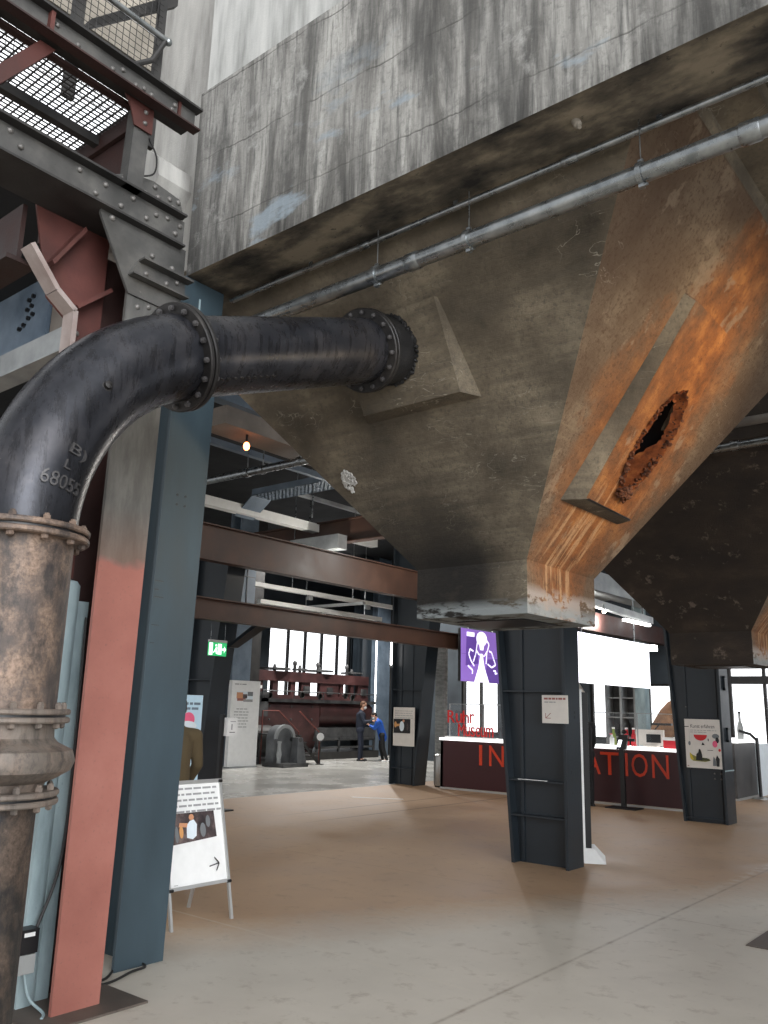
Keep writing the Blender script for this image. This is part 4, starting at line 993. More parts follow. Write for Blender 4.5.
for y, s in ((4.20, 1), (4.77, 1), (4.20, -1), (4.77, -1)):
    b = B(); x0 = -5.572+s*.262
    if s > 0: hexa(b, [(x0-.011, y-.011, 0), (x0+.011, y-.011, 0), (x0+.011, y+.011, 0), (x0-.011, y+.011, 0), (-5.392, y-.011, .30), (-5.370, y-.011, .30), (-5.370, y+.011, .30), (-5.392, y+.011, .30)])
    else: hexa(b, [(x0-.011, y-.011, 0), (x0+.011, y-.011, 0), (x0+.011, y+.011, 0), (x0-.011, y+.011, 0), (-5.58, y-.011, 1.0), (-5.56, y-.011, 1.0), (-5.56, y+.011, 1.0), (-5.58, y+.011, 1.0)])
    obj('leg', b, 'alu', ab)
pan = Panel((-5.78, 4.76, .27), (0, -1, 0), V((.25, 0, 1)).normalized(), .55, .755, .012, ['white']); pan.done('back_panel', ab)
# arrow sign on the near column
pan = Panel((-4.648, 8.562, 1.495), (1, 0, 0), (0, 0, 1), .315, .302, .008, ['paper'])
pan.words(.08, .84, .92, .07, 'inkred', rnd); pan.words(.1, .73, .55, .04, 'inkgrey', rnd)
for a, c in (((.34, .36), (.14, .18)), ((.14, .18), (.34, .18)), ((.14, .18), (.14, .36))): pan.line(a, c, .007, 'inkred')
o = rebase(tag(pan.done('arrow_sign'), 'small white sign with a down-left arrow on the dark column under the hopper', 'sign'), (-4.5, 8.56, 1.5))
# watermelon poster
pan = Panel((-4.965, 13.842, .815), (1, 0, 0), (0, 0, 1), .55, .745, .008, ['paper'])
pan.text('Kunst erfahren', .17, .82, .68, .075, 'ink'); pan.rect(-.0, .835, .12, .85, 'ink')
pan.words(.15, .765, .9, .012, 'inkgrey', rnd); pan.words(.15, .725, .62, .012, 'inkgrey', rnd); pan.rect(.125, .5, .13, .8, 'inkgrey')
pan.disc(.44, .68, .19, .12, 'melon', 16, pi, 2*pi)
pan.poly([(.12, .2), (.2, .14), (.55, .13), (.69, .16), (.66, .2), (.3, .23), (.18, .27), (.11, .31)], 'olive')
pan.poly([(.11, .31), (.14, .3), (.19, .23), (.22, .17), (.16, .16), (.12, .2)], 'yellow')
pan.poly([(.28, .16), (.47, .15), (.46, .27), (.42, .38), (.38, .39), (.36, .32), (.3, .28)], 'ink'); pan.poly([(.46, .15), (.70, .16), (.6, .21), (.46, .21)], 'mud')
pan.disc(.12, .5, .035, .045, 'printgrey'); pan.disc(.87, .66, .1, .05, 'printgrey'); pan.disc(.91, .58, .05, .06, 'ink'); pan.disc(.84, .5, .07, .07, 'pink', 12)
pan.disc(.96, .38, .035, .03, 'melon'); pan.disc(.66, .58, .015, .03, 'ink'); pan.poly([(.46, .47), (.56, .47), (.53, .5), (.5, .53)], 'ink'); pan.rect(.62, .365, .78, .375, 'ink')
pan.poly([(.75, .06), (.86, .06), (.83, .2), (.78, .25), (.76, .15)], 'printgrey'); pan.poly([(.86, .05), (.93, .05), (.95, .2), (.88, .28), (.84, .2)], 'ink')
pan.rect(.03, .03, .08, .045, 'inkred')
rebase(tag(pan.done('art_poster'), 'white art poster with red watermelon half and black lettering on dark column', 'poster'), (-4.7, 13.84, .82))
# photo poster on the far column
pan = Panel((-11.85, 15.04, .81), (1, 0, 0), (0, 0, 1), .585, .82, .01, ['paper'])
for k in range(4): pan.words(.08, .90-.06*k, .92, .014, 'inkgrey', rnd)
pan.rect(.03, .33, .82, .70, 'ink'); pan.disc(.42, .51, .11, .13, 'printlight'); pan.disc(.12, .55, .06, .08, 'printorange'); pan.poly([(.15, .5), (.33, .52), (.33, .57), (.15, .57)], 'printorange'); pan.disc(.68, .5, .05, .1, 'photo'); pan.disc(.5, .65, .05, .035, 'skinprint')
rebase(tag(pan.done('photo_poster'), 'cream poster with dark photo on the far dark column by the child', 'poster'), (-11.55, 15.04, .82))
# tall white info panel
tp = thing('information_board', 'tall white free-standing information board left of the machine', 'board', (-17.25, 15.48, 0))
pan = Panel((-17.2, 14.98, .03), (0, 1, 0), (0, 0, 1), 1.0, 2.19, .12, ['white'])
for u0, v0, u1, v1, m in ((.18, .78, .75, .87, 'printlight'), (.18, .79, .4, .86, 'skinprint'), (.4, .79, .55, .84, 'photo'), (.56, .82, .75, .87, 'printgrey'), (.2, .76, .5, .79, 'inkred'), (.42, .75, .75, .78, 'inkgrey')): pan.rect(u0, v0, u1, v1, m)
pan.words(.1, .95, .5, .012, 'inkgrey', rnd)
for k in range(7): pan.words(.12 if k else .2, .66-.035*k, .55+.3*rnd.random(), .01, 'inkgrey', rnd)
pan.done('board', tp)
b = B(); box(b, -17.38, -17.14, 15.0, 15.96, 0, .03); obj('foot', b, 'greybeam', tp)
# brochure stand
bs = thing('brochure_stand', 'slim black stand with a white brochure tray before the leaning column', 'stand', (-10.55, 9.1, 0))
b = B(); box(b, -10.61, -10.55, 9.03, 9.10, .02, 1.45); obj('post', b, 'black', bs)
b = B(); box(b, -10.75, -10.4, 8.9, 9.25, 0, .02); obj('foot', b, 'black', bs)
b = B(); box(b, -10.57, -10.47, 9.08, 9.28, 1.12, 1.4); obj('brochure_tray', b, 'white', bs, .006)
pan = Panel((-10.468, 9.10, 1.15), (0, 1, 0), (0, 0, 1), .16, .22, .002, ['white']); pan.rect(.15, .1, .85, .15, 'ink'); pan.rect(.35, .3, .5, .7, 'inkgrey'); pan.rect(.2, .85, .9, .9, 'inkgrey'); pan.done('brochure', bs)
# roll-up banner
rb = thing('rollup_banner', 'light blue roll-up banner with a pink disc, half hidden by the blue column', 'banner', (-9.4, 7.35, 0))
pan = Panel((-9.55, 7.0, .08), (.15, .95, 0), (0, 0, 1), .72, 1.64, .004, ['skyprint'])
pan.disc(.72, .80, .13, .06, 'pink'); pan.words(.35, .92, .95, .02, 'bluebeam', rnd); pan.words(.35, .88, .95, .02, 'bluebeam', rnd); pan.rect(.0, 0, 1, .3, 'white'); pan.disc(.7, .75, .2, .04, 'printlight')
pan.done('banner_print', rb)
b = B(); hexa(b, [(-9.62, 6.98, 0), (-9.42, 6.95, 0), (-9.3, 7.72, 0), (-9.5, 7.75, 0), (-9.60, 6.98, .08), (-9.46, 6.95, .08), (-9.34, 7.72, .08), (-9.48, 7.75, .08)]); obj('base_cassette', b, 'alu', rb)
b = B(); cyl(b, (-9.53, 7.35, .05), (-9.53, 7.35, 1.72), .012, n=8); obj('support_pole', b, 'alu', rb)
# hanging exit sign
ex = thing('exit_sign', 'green and white emergency exit sign hanging before the leaning column', 'sign', (-11.0, 9.2, 2.45))
b = B(); box(b, -11.02, -10.98, 9.02, 9.40, 2.60, 2.64); obj('housing', b, 'alu', ex)
pan = Panel((-10.99, 9.02, 2.38), (0, 1, 0), (0, 0, 1), .38, .22, .02, ['exitgreen'])
pan.rect(.02, .05, .22, .95, 'exitwhite'); pan.rect(.5, .12, .72, .9, 'exitwhite'); pan.disc(.40, .78, .05, .08, 'exitwhite'); pan.poly([(.3, .35), (.42, .68), (.48, .62), (.44, .4), (.5, .14), (.42, .14), (.38, .36), (.28, .2), (.24, .26)], 'exitwhite')
pan.poly([(.76, .42), (.86, .42), (.86, .25), (.97, .5), (.86, .75), (.86, .58), (.76, .58)], 'exitwhite'); pan.done('sign_face', ex)
for y in (9.06, 9.36):
    b = B(); cyl(b, (-11.0, y, 2.64), (-11.0, y, 2.9), .004, n=6); obj('suspension_wire', b, 'galv', ex)

# ------------------------------------------------------------------ maroon machine in the hall
mc = thing('mill_machine', 'large maroon industrial machine below the bright hall window', 'machine', (-19.5, 19.5, 0))
MX = -18.5
b = B(); box(b, -20.6, -18.4, 16.6, 22.6, 0, .22); obj('plinth', b, 'blackedge', mc)
b = B()
for z in (.32, .58): box(b, MX+.02, MX+.08, 19.6, 22.4, z, z+.06)
for y in (19.6, 20.6, 21.6, 22.35): box(b, MX+.02, MX+.08, y, y+.06, .2, .64)
box(b, -18.9, MX+.02, 19.6, 22.5, .55, .95); obj('base_frame', b, 'machgrey', mc)
def casing(y0, y1, prof, name, mat='machine'):
    b = B(); prism(b, [(x, y0, z) for x, z in prof], (0, y1-y0, 0)); return obj(name, b, mat, mc, .03)
cs = casing(17.25, 19.75, [(-20.4, .22), (-18.75, .22), (-18.6, .6), (-18.5, 1.0), (-18.5, 1.62), (-18.62, 1.7), (-20.4, 1.7)], 'mill_casing')
casing(19.78, 22.3, [(-20.4, .95), (-19.0, .95), (-18.62, 1.12), (-18.48, 1.34), (-18.5, 1.6), (-18.62, 1.7), (-20.4, 1.7)], 'mill_casing')
for y in (17.6, 18.5, 19.4):
    for z in (1.58, 1.2): b = B(); lathe(b, (MX-.005, y, z), (1, 0, 0), [(.03, 0), (.03, .03), (.0, .035)], 8); obj('cover_bolt', b, 'machgrey', cs)
b = B(); box(b, -20.4, -18.45, 17.2, 22.45, 1.7, 1.80); obj('deck', b, 'machgrey', mc, .01)
b = B(); box(b, -19.0, -18.75, 17.0, 22.4, 1.80, 1.92); obj('lower_rail', b, 'machine', mc)
b = B(); box(b, -18.98, -18.75, 17.0, 22.4, 2.32, 2.62); tb = obj('top_beam', b, 'machine', mc, .02)
for y0, y1 in ((17.0, 17.55), (17.95, 18.18), (18.72, 18.92), (19.18, 19.58), (20.02, 20.9), (21.0, 21.15), (21.52, 21.66), (21.9, 22.4)):
    b = B(); box(b, -18.92, -18.78, y0, y1, 1.92, 2.32); p = obj('standard', b, 'machine', mc, .02)
    if y1-y0 > .3:
        b = B(); ym = (y0+y1)/2; box(b, -18.78, -18.72, ym-.12, ym+.12, 1.98, 2.2); obj('inspection_cover', b, 'machgrey', p, .005)
b = B(); box(b, -18.715, -18.70, 17.15, 17.45, 2.08, 2.17); obj('name_plate', b, 'white', mc)
for y, z, r in ((17.25, 2.78, .28), (18.3, 2.70, .5), (19.4, 2.72, .25), (20.3, 2.72, .46), (21.9, 2.72, .38)):
    b = B(); lathe(b, (-19.1, y, z-.03), (0, 0, 1), [(.05, -.15), (.05, 0), (r, .0), (r, .05), (.06, .06), (.04, .16), (.0, .17)], 20); obj('handwheel', b, 'machgrey', mc)
for y in (18.95, 20.0, 21.4):
    b = B(); lathe(b, (-18.88, y, 2.62), (0, 0, 1), [(.05, 0), (.05, .2), (.07, .24), (.07, .3), (.03, .36)], 10); obj('lubricator', b, 'machgrey', mc)
b = B(); tube(b, [(-18.4, 17.2, 2.02), (-18.4, 22.4, 2.02)], .018, 6)
for y in (17.2, 18.5, 19.8, 21.1, 22.4): cyl(b, (-18.4, y, 1.8), (-18.4, y, 2.02), .015, n=6)
obj('deck_rail', b, 'machgrey', mc)
for y, z in ((18.95, 1.92), (19.75, 1.9), (20.95, 1.95), (21.3, 1.9), (17.6, 1.88)):
    b = B(); lathe(b, (-18.52, y, z), (1, 0, 0), [(.03, -.1), (.03, 0), (.1, 0), (.1, .03), (.08, .03), (.08, .0)], 14); obj('valve_wheel', b, 'blackedge', mc)
b = B(); box(b, -19.2, -18.45, 16.95, 17.5, 1.28, 1.98); obj('gearbox', b, 'machgrey', mc, .04)
b = B(); cyl(b, (-18.4, 16.75, .62), (-18.4, 17.5, .62), .42, n=28); obj('motor_drum', b, 'blackedge', mc)
b = B(); cyl(b, (-18.3, 16.8, .12), (-18.3, 17.5, .12), .04, n=8); box(b, -18.4, -18.0, 16.8, 17.6, 0, .06); obj('motor_rail', b, 'greybeam', mc)
b = B(); box(b, -19.2, -18.46, 17.0, 17.25, .3, 1.3); obj('end_cover', b, 'machine', mc, .03)
# access stair with two handrails, a dial on a stalk
st = thing('access_stair', 'short steel stair with red handrails leading up to the maroon machine', 'stairs', (-17.5, 18.1, 0))
SY0, SY1 = 17.45, 18.3
for x in (-17.95, -17.1):
    b = B(); tube(b, [(x, SY0-.62, .0), (x, SY0-.62, 1.45), (x, SY0, 1.45), (x, SY1, .86), (x, SY1, 0)] if x < -17.5 else [(x, SY0, 1.45), (x, SY1, .86), (x, SY1, 0)], .02, 8); obj('handrail', b, 'handrail', st)
    b = B(); hexa(b, [(x-.015, SY1-.05, 0), (x+.015, SY1-.05, 0), (x+.015, SY1+.08, 0), (x-.015, SY1+.08, 0), (x-.015, SY0-.15, .82), (x+.015, SY0-.15, .82), (x+.015, SY0-.02, .82), (x-.015, SY0-.02, .82)]); obj('stringer', b, 'blackedge', st)
for k in range(4):
    z = .2+.19*k; y = SY1-.02-k*.235; b = B(); box(b, -17.94, -17.11, y-.2, y, z, z+.03); obj('tread', b, 'machgrey', st)
b = B(); box(b, -17.96, -17.09, SY0-.75, SY0-.1, .80, .83)
for x in (-17.93, -17.12): box(b, x-.02, x+.02, SY0-.72, SY0-.68, 0, .8)
obj('landing', b, 'machgrey', st)
dl = thing('dial_gauge', 'round white dial on a thin stalk beside the red handrails', 'gauge', (-16.95, 18.18, 0))
b = B(); cyl(b, (-16.95, 18.18, 0), (-16.95, 18.18, .60), .02, n=8); cyl(b, (-16.95, 18.18, 0), (-16.95, 18.18, .02), .12, n=14); obj('stalk', b, 'blackedge', dl)
b = B(); lathe(b, (-16.98, 18.18, .76), (1, -.6, 0), [(.11, 0), (.13, .02), (.13, .05), (.11, .06)], 22); obj('casing', b, 'machgrey', dl)
b = B(); d = V((1, -.6, 0)).normalized(); lathe(b, V((-16.98, 18.18, .76))+d*.055, d, [(.108, 0), (.108, .008)], 22); obj('dial_face', b, 'white', dl)
# grey blower with a half-round housing
bl = thing('blower', 'grey half-round blower housing on the hall floor before the stair', 'blower', (-16.9, 16.85, 0))
b = B(); pr = []; BY, BR = 16.72, .36
for k in range(17): a = pi*k/16; pr.append((-16.95, BY+BR*cos(a), .72+BR*sin(a)))
pr = [(-16.95, BY+BR, .1)]+pr+[(-16.95, BY-BR, .1)]
prism(b, pr, (-.3, 0, 0)); obj('housing', b, 'blower', bl, .02)
b = B(); rs = []
for k in range(17):
    a = pi*k/16; cy, cz = cos(a), sin(a)
    rs.append([(x, BY+r*cy, .72+r*cz) for x, r in ((-16.95, .38), (-16.95, .29), (-16.88, .29), (-16.88, .38))])
loft(b, rs); obj('rim', b, 'greybeam', bl)
b = B(); hexa(b, [(-16.85, 16.86, .1), (-16.55, 16.86, .1), (-16.55, 17.22, .1), (-16.85, 17.22, .1), (-16.82, 16.93, .76), (-16.62, 16.93, .76), (-16.62, 17.12, .76), (-16.82, 17.12, .76)]); obj('pedestal', b, 'blower', bl, .015)
b = B(); cyl(b, (-16.95, 17.02, .70), (-16.6, 17.02, .70), .06, n=14); obj('shaft', b, 'machgrey', bl)
b = B(); box(b, -17.3, -16.5, 16.3, 17.25, 0, .1); obj('bed_plate', b, 'machgrey', bl, .01)
b = B(); lathe(b, (-16.8, 16.42, .1), (0, 0, 1), [(.06, 0), (.05, .1), (.08, .22), (.05, .34), (.045, .5), (.06, .52), (.06, .56)], 12); obj('drain_pipe', b, 'greybeam', bl)

# ------------------------------------------------------------------ people
def fused(name, mat, parent, caps, balls=(), voxel=.014, smooth=6):
    """one continuous closed surface grown from overlapping tapered limbs"""
    b = B()
    for a, c, ra, rb in caps: capsule(b, a, c, ra, rb)
    for c, r in balls: ball(b, c, r)
    me = bpy.data.meshes.new('t'); bmesh.ops.recalc_face_normals(b, faces=b.faces); b.to_mesh(me); b.free()
    o = bpy.data.objects.new('t', me); COL.objects.link(o)
    m = o.modifiers.new('r', 'REMESH'); m.mode = 'VOXEL'; m.voxel_size = voxel; m.use_smooth_shade = True
    if smooth: s = o.modifiers.new('s', 'SMOOTH'); s.iterations = smooth; s.factor = .5
    me2 = baked(o); bpy.data.meshes.remove(me); me2.name = name; me2.materials.append(M[mat])
    me2.polygons.foreach_set('use_smooth', [True]*len(me2.polygons))
    q = bpy.data.objects.new(name, me2); COL.objects.link(q); q.parent = parent; return q
def hand(wrist, d, palm_n, s, curl):
    """capsules of a palm, four unequal bent fingers and a thumb leaving the palm's side"""
    w, d, nrm = V(wrist), V(d).normalized(), V(palm_n).normalized(); nrm = (nrm-d*nrm.dot(d)).normalized(); side = d.cross(nrm)
    out = []; k = w+d*.085*s
    for i, (off, L) in enumerate(((-.031, .066), (-.010, .076), (.011, .071), (.031, .056))):
        base = k+side*off*s; out.append((w+side*off*.55*s, base, .014*s, .0125*s))
        a = base
        for j, f in enumerate((.45, .32, .23)):
            ang = curl*(j+1)*.5; e = a+(d*cos(ang)+nrm*sin(ang))*L*f*s; out.append((a, e, (.0095-.001*j)*s, (.009-.0012*j)*s)); a = e
    tb = w+d*.03*s-side*.026*s; a = tb+(d*.6-side*.75+nrm*.3).normalized()*.038*s; e = a+(d*.85-side*.2+nrm*.45).normalized()*.032*s
    out += [(w, tb, .016*s, .013*s), (tb, a, .0125*s, .0105*s), (a, e, .0105*s, .0085*s)]
    return out
def person(label, loc, rz, H, lean, head_tilt, arms, legs, jacket, trousers, hair, shoes, mask=True, coat_len=.0, hairvol=1., group=None):
    """local frame: the person faces +X; arms/legs: per side (elbow, wrist) / (knee, ankle) offsets in metres of a 1.75 m body"""
    s = H/1.75; P = thing('person', label, 'person', loc, group, rz)
    hip = V((0, 0, .93)); up = V((sin(lean), 0, cos(lean))); ch = hip+up*.40; nk = hip+up*.56; fwd = V((cos(lean), 0, -sin(lean)))
    ha = lean+head_tilt; hu_ = V((sin(ha), 0, cos(ha))); hf = V((cos(ha), 0, -sin(ha))); hd_ = nk+hu_*.17+hf*.02
    sc = lambda p: V(p)*s
    body, bb, jac, jb, tro = [], [], [], [], []
    body += [(hip, ch, .12, .13), (ch, nk-up*.03, .12, .07), (nk-up*.04, hd_-hu_*.05, .056, .052)]
    bb += [(hd_+hu_*.035, (.094, .078, .098)), (hd_-hu_*.04+hf*.02, (.07, .06, .075)), (hd_+hf*.098-hu_*.012, (.016, .013, .022)), (hd_+hf*.088-hu_*.055, (.014, .025, .012)), (hd_+hf*.088+hu_*.022, (.012, .05, .01))]
    for e in (-1, 1): bb.append((hd_+V((0, e*.08, 0))-hu_*.005, (.022, .012, .032)))
    jac += [(hip-up*(.02+coat_len), hip+up*.15, .155 if coat_len else .135, .145), (hip+up*.1, ch, .14, .155), (ch, nk-up*.07, .15, .085), (nk-up*.07, nk-up*.01, .075, .068)]
    for e, (eo, wo) in zip((-1, 1), arms):
        sh = ch+up*.07+V((0, e*.185, 0)); el = sh+V((eo[0], e*eo[1], eo[2])); wr = el+V((wo[0], e*wo[1], wo[2]))
        body += [(sh, el, .052, .043), (el, wr, .042, .028)]; d = (wr-el).normalized()
        body += hand(wr, d, (-d).cross(V((0, 1, 0))) if abs(d.x) > .3 else V((0, -e, 0)), 1.05, .5)
        jac += [(ch+up*.07, sh, .10, .078), (sh, el, .074, .06), (el, el.lerp(wr, .93), .06, .046)]
    for e, (ko, ao) in zip((-1, 1), legs):
        hj = hip+V((0, e*.095, -.03)); kn = hj+V((ko[0], e*ko[1], ko[2])); an = kn+V((ao[0], e*ao[1], ao[2]))
        body += [(hj, kn, .075, .052), (kn, an, .05, .036), (an, an+V((.10, e*.02, -.05)), .034, .03)]
        tro += [(hip+V((0, 0, .03)), hj, .125, .115), (hj, kn, .098, .072), (kn, an+V((0, 0, .0)), .071, .056)]
        b = B(); a, c = sc(an+V((-.045, 0, -.045))), sc(an+V((.155, e*.03, -.055))); capsule(b, a, c, .042*s, .038*s)
        box(b, min(a.x, c.x)-.035*s, max(a.x, c.x)+.035*s, a.y-.038*s, a.y+.042*s, (an.z-.09)*s, (an.z-.07)*s)
        obj('shoe', b, shoes, P, local=True)
    f = lambda L: [(sc(a), sc(c), ra*s, rb*s) for a, c, ra, rb in L]; g = lambda L: [(sc(c), tuple(q*s for q in r)) for c, r in L]
    fused('body', 'skin', P, f(body), g(bb), .0085, 2)
    fused('jacket', jacket, P, f(jac), g(jb), .014, 5); fused('trousers', trousers, P, f(tro), (), .014, 5)
    if hair: fused('hair', hair, P, (), g([(hd_+hu_*(.052)-hf*.018, (.098*hairvol, .087*hairvol, .092*hairvol)), (hd_+hu_*.0-hf*.055, (.055, .078, .07))]), .01, 3)
    if mask:
        b = B(); ball(b, sc(hd_+hf*.062-hu_*.05), (.058*s, .064*s, .052*s), 14, 10); obj('face_mask', b, 'maskwhite', P, local=True)
    b = B()
    for e in (-1, 1): ball(b, sc(hd_+hf*.088+hu_*.006+V((0, e*.032, 0))), (.01*s, .014*s, .009*s), 8, 6)
    obj('eyes', b, 'ink', P, local=True)
    return P
A39 = radians(39)
straight = ((.0, .02, -.43), (-.01, .0, -.41))
person('man in navy jacket and white face mask, arms reaching to the child in blue', (-17.45, 20.5, 0), A39, 1.76, .03, .2,
       [((.10, .04, -.25), (.24, -.04, .05)), ((.12, .03, -.24), (.24, -.06, .02))],
       [((.02, .02, -.43), (-.02, .0, -.40)), ((.05, .03, -.43), (-.01, .02, -.40))], 'navy', 'jean', 'hairbrown', 'shoe', hairvol=.98)
person('child in bright blue jacket leaning forward beside the man in navy', (-16.98, 21.0, 0), A39+pi, 1.50, .32, .35,
       [((.14, .0, -.22), (.16, -.08, .10)), ((.12, .0, -.24), (.18, -.08, .10))],
       [((.05, .0, -.42), (-.10, .01, -.41)), ((-.05, .02, -.43), (-.14, .02, -.40))], 'kidblue', 'blackcloth', 'hairdark', 'shoewhite', coat_len=.1)
person('person in black standing at the counter, half hidden by the near column', (-7.06, 14.55, 0), radians(150), 1.72, .02, .1,
       [((.03, .04, -.28), (.10, -.02, -.22)), ((.03, .04, -.28), (.10, -.02, -.22))], [straight, straight], 'blackcloth', 'blackcloth', 'hairdark', 'shoe', coat_len=.12, hairvol=1.06)
person('person in olive-brown coat mostly hidden behind the blue column', (-6.60, 5.13, 0), radians(160), 1.64, .05, .1,
       [((.05, .06, -.28), (.16, -.02, -.16)), ((.05, .06, -.28), (.16, -.02, -.16))], [straight, straight], 'olivecloth', 'blackcloth', 'hairdark', 'shoe', coat_len=.2)

# ------------------------------------------------------------------ information counter
ct = thing('information_counter', 'long dark maroon reception counter with orange-red lettering and a lit white top', 'counter', (-8, 15.5, 0))
CX0, CX1, CY = -10.62, -5.44, 15.12
b = B(); box(b, CX0, CX1, CY, CY+.06, .04, .98); obj('front_panel', b, 'maroon', ct, .004)
b = B(); box(b, CX0, CX0+.06, CY, CY+.9, .04, .98); obj('end_panel', b, 'maroon', ct)
b = B(); box(b, CX1, CX1+.03, CY-.02, CY+.9, .02, .99); obj('end_trim', b, 'alu', ct)
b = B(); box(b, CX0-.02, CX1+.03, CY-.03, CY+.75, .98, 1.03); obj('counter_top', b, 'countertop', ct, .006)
b = B(); box(b, CX0, CX1, CY-.02, CY+.02, .0, .035); obj('kick_strip', b, 'alu', ct)
b = B(); box(b, CX0, CX1, CY+.7, CY+.76, 0, .98); obj('back_panel', b, 'white', ct)
for ch_, x0, x1 in (('I', -9.66, -9.59), ('N', -9.42, -9.08), ('F', -8.98, -8.72), ('O', -8.62, -8.26), ('R', -8.15, -7.87), ('M', -7.77, -7.37), ('A', -7.33, -7.02),
                    ('T', -7.02, -6.66), ('I', -6.56, -6.49), ('O', -6.42, -6.12), ('N', -6.04, -5.74)):
    letters('letter', ch_, 'redletter', ct, (x0, CY-.001, .52), (1, 0, 0), (0, 0, 1), .40, x1-x0, .006)
b = B(); box(b, -6.63, -6.62, CY-.004, CY, .05, .98); obj('panel_joint', b, 'black', ct)
rs_ = thing('letter_sign', 'two rows of red letters standing on the left end of the lit counter top', 'sign', (-9.9, 15.2, 1.03))
b = B(); box(b, -10.55, -9.3, 15.16, 15.30, 1.03, 1.06); obj('sign_base', b, 'white', rs_)
for word, x0, x1, z in (('Ruhr', -10.55, -9.86, 1.34), ('Museum', -10.22, -9.34, 1.075)):
    n = len(word); wts = [1.5 if c == 'M' else 1.55 if c == 'm' else 1.2 if c == 'R' else .72 if c == 'r' else 1 for c in word]; tot = sum(wts); x = x0
    for c, w_ in zip(word, wts):
        ww = (x1-x0)*w_/tot; hgt = .255 if c in 'RMh' else .195
        letters('letter', c, 'rmred', rs_, (x+.012, 15.17 if z < 1.2 else 15.26, z), (1, 0, 0), (0, 0, 1), hgt, ww-.024, .018); x += ww
b = B(); box(b, -10.5, -9.93, 15.24, 15.27, 1.06, 1.34); obj('upper_word_support', b, 'glass', rs_)
sg = thing('glass_screen', 'clear glass screen standing on the counter behind the red letters', 'screen', (-9.9, 15.4, 1.03))
for x0, x1 in ((-10.58, -9.75), (-9.72, -9.05)):
    b = B(); box(b, x0, x1, 15.395, 15.405, 1.03, 1.72); obj('pane', b, 'glass', sg)
b = B(); box(b, -10.6, -9.0, 15.39, 15.41, 1.72, 1.735)
for x in (-10.6, -9.74, -9.02): box(b, x, x+.02, 15.39, 15.41, 1.03, 1.72)
obj('frame', b, 'greybeam', sg)
sg = thing('glass_screen', 'clear glass hygiene screen on the counter above the letters ON', 'screen', (-6.4, 15.5, 1.03))
for x0, x1 in ((-7.3, -6.45), (-6.43, -5.55)):
    b = B(); box(b, x0, x1, 15.495, 15.505, 1.03, 1.62); obj('pane', b, 'glass', sg)
b = B(); box(b, -7.3, -5.55, 15.49, 15.51, 1.62, 1.635)
for x in (-6.45, -5.57): box(b, x, x+.02, 15.49, 15.51, 1.03, 1.62)
obj('frame', b, 'greybeam', sg)
# things on the counter
t = thing('monitor', 'beige monitor with dark screen on the counter', 'monitor', (-6.15, 15.55, 1.03))
b = B(); box(b, -6.5, -5.98, 15.56, 15.62, 1.06, 1.34); obj('housing', b, 'paper', t, .01)
b = B(); box(b, -6.3, -6.03, 15.553, 15.561, 1.11, 1.26); obj('display', b, 'black', t)
b = B(); box(b, -6.35, -6.1, 15.52, 15.70, 1.03, 1.06); obj('stand', b, 'paper', t)
b = B(); box(b, -5.88, -5.62, 15.28, 15.45, 1.03, 1.17, 0); box(b, -5.89, -5.61, 15.27, 15.46, 1.17, 1.22, 1)
rebase(tag(obj('donation_box', b, ['redbox', 'white']), 'red box with a white lid near the right end of the counter', 'box'), (-5.75, 15.53, 1.03))
t = thing('hand_sanitizer', 'small white pump bottle on the counter left of the black stand', 'bottle', (-6.86, 15.3, 1.03))
b = B(); lathe(b, (-6.86, 15.3, 1.03), (0, 0, 1), [(.045, 0), (.045, .14), (.02, .17), (.015, .2)], 14); obj('bottle', b, 'maskwhite', t)
b = B(); box(b, -6.90, -6.85, 15.29, 15.31, 1.23, 1.25); cyl(b, (-6.86, 15.3, 1.2), (-6.86, 15.3, 1.23), .008, n=8); obj('pump', b, 'pink', t)
for k, (x, m, w) in enumerate(((-6.98, 'greenbottle', 'small green bottle on the counter behind the black stand'), (-6.72, 'redbox', 'red jar left of two behind the black stand'), (-6.58, 'redbox', 'red jar right of two behind the black stand'))):
    t = thing('jar', w, 'jar', (x, 15.65, 1.03))
    b = B(); lathe(b, (x, 15.65, 1.03), (0, 0, 1), [(.05, 0), (.055, .1), (.045, .2), (.025, .24), (.025, .3)], 14); obj('glass_body', b, m, t)
    b = B(); cyl(b, (x, 15.65, 1.33), (x, 15.65, 1.36), .03, n=12); obj('cap', b, 'white', t)
t = thing('desk_lamp', 'dark desk lamp on the counter above the monitor', 'lamp', (-6.2, 15.8, 1.03))
b = B(); cyl(b, (-6.2, 15.8, 1.03), (-6.2, 15.8, 1.05), .09, n=16); obj('base', b, 'black', t)
b = B(); tube(b, bez([(-6.2, 15.8, 1.05), (-6.24, 15.8, 1.3), (-6.15, 15.8, 1.42)], 6), .012, 8); obj('arm', b, 'black', t)
b = B(); box(b, -6.28, -5.9, 15.76, 15.84, 1.42, 1.46); obj('lamp_head', b, 'black', t, .01)
# brown rounded exhibit behind the counter
b = B()
lathe(b, (-7.50, 19.2, .0), (0, 0, 1), [(.28, 0), (.30, .5), (.31, .9), (.33, 1.15), (.31, 1.45), (.24, 1.72), (.14, 1.9), (.0, 1.96)], 28)
for v in b.verts: v.co.x += .32*max(0, v.co.z-.7)**1.3; v.co.y = 19.2+(v.co.y-19.2)*.7
rebase(tag(obj('hide_exhibit', b, 'hide'), 'brown rounded exhibit leaning behind the counter in front of the window', 'exhibit'), (-7.4, 19.2, 0))
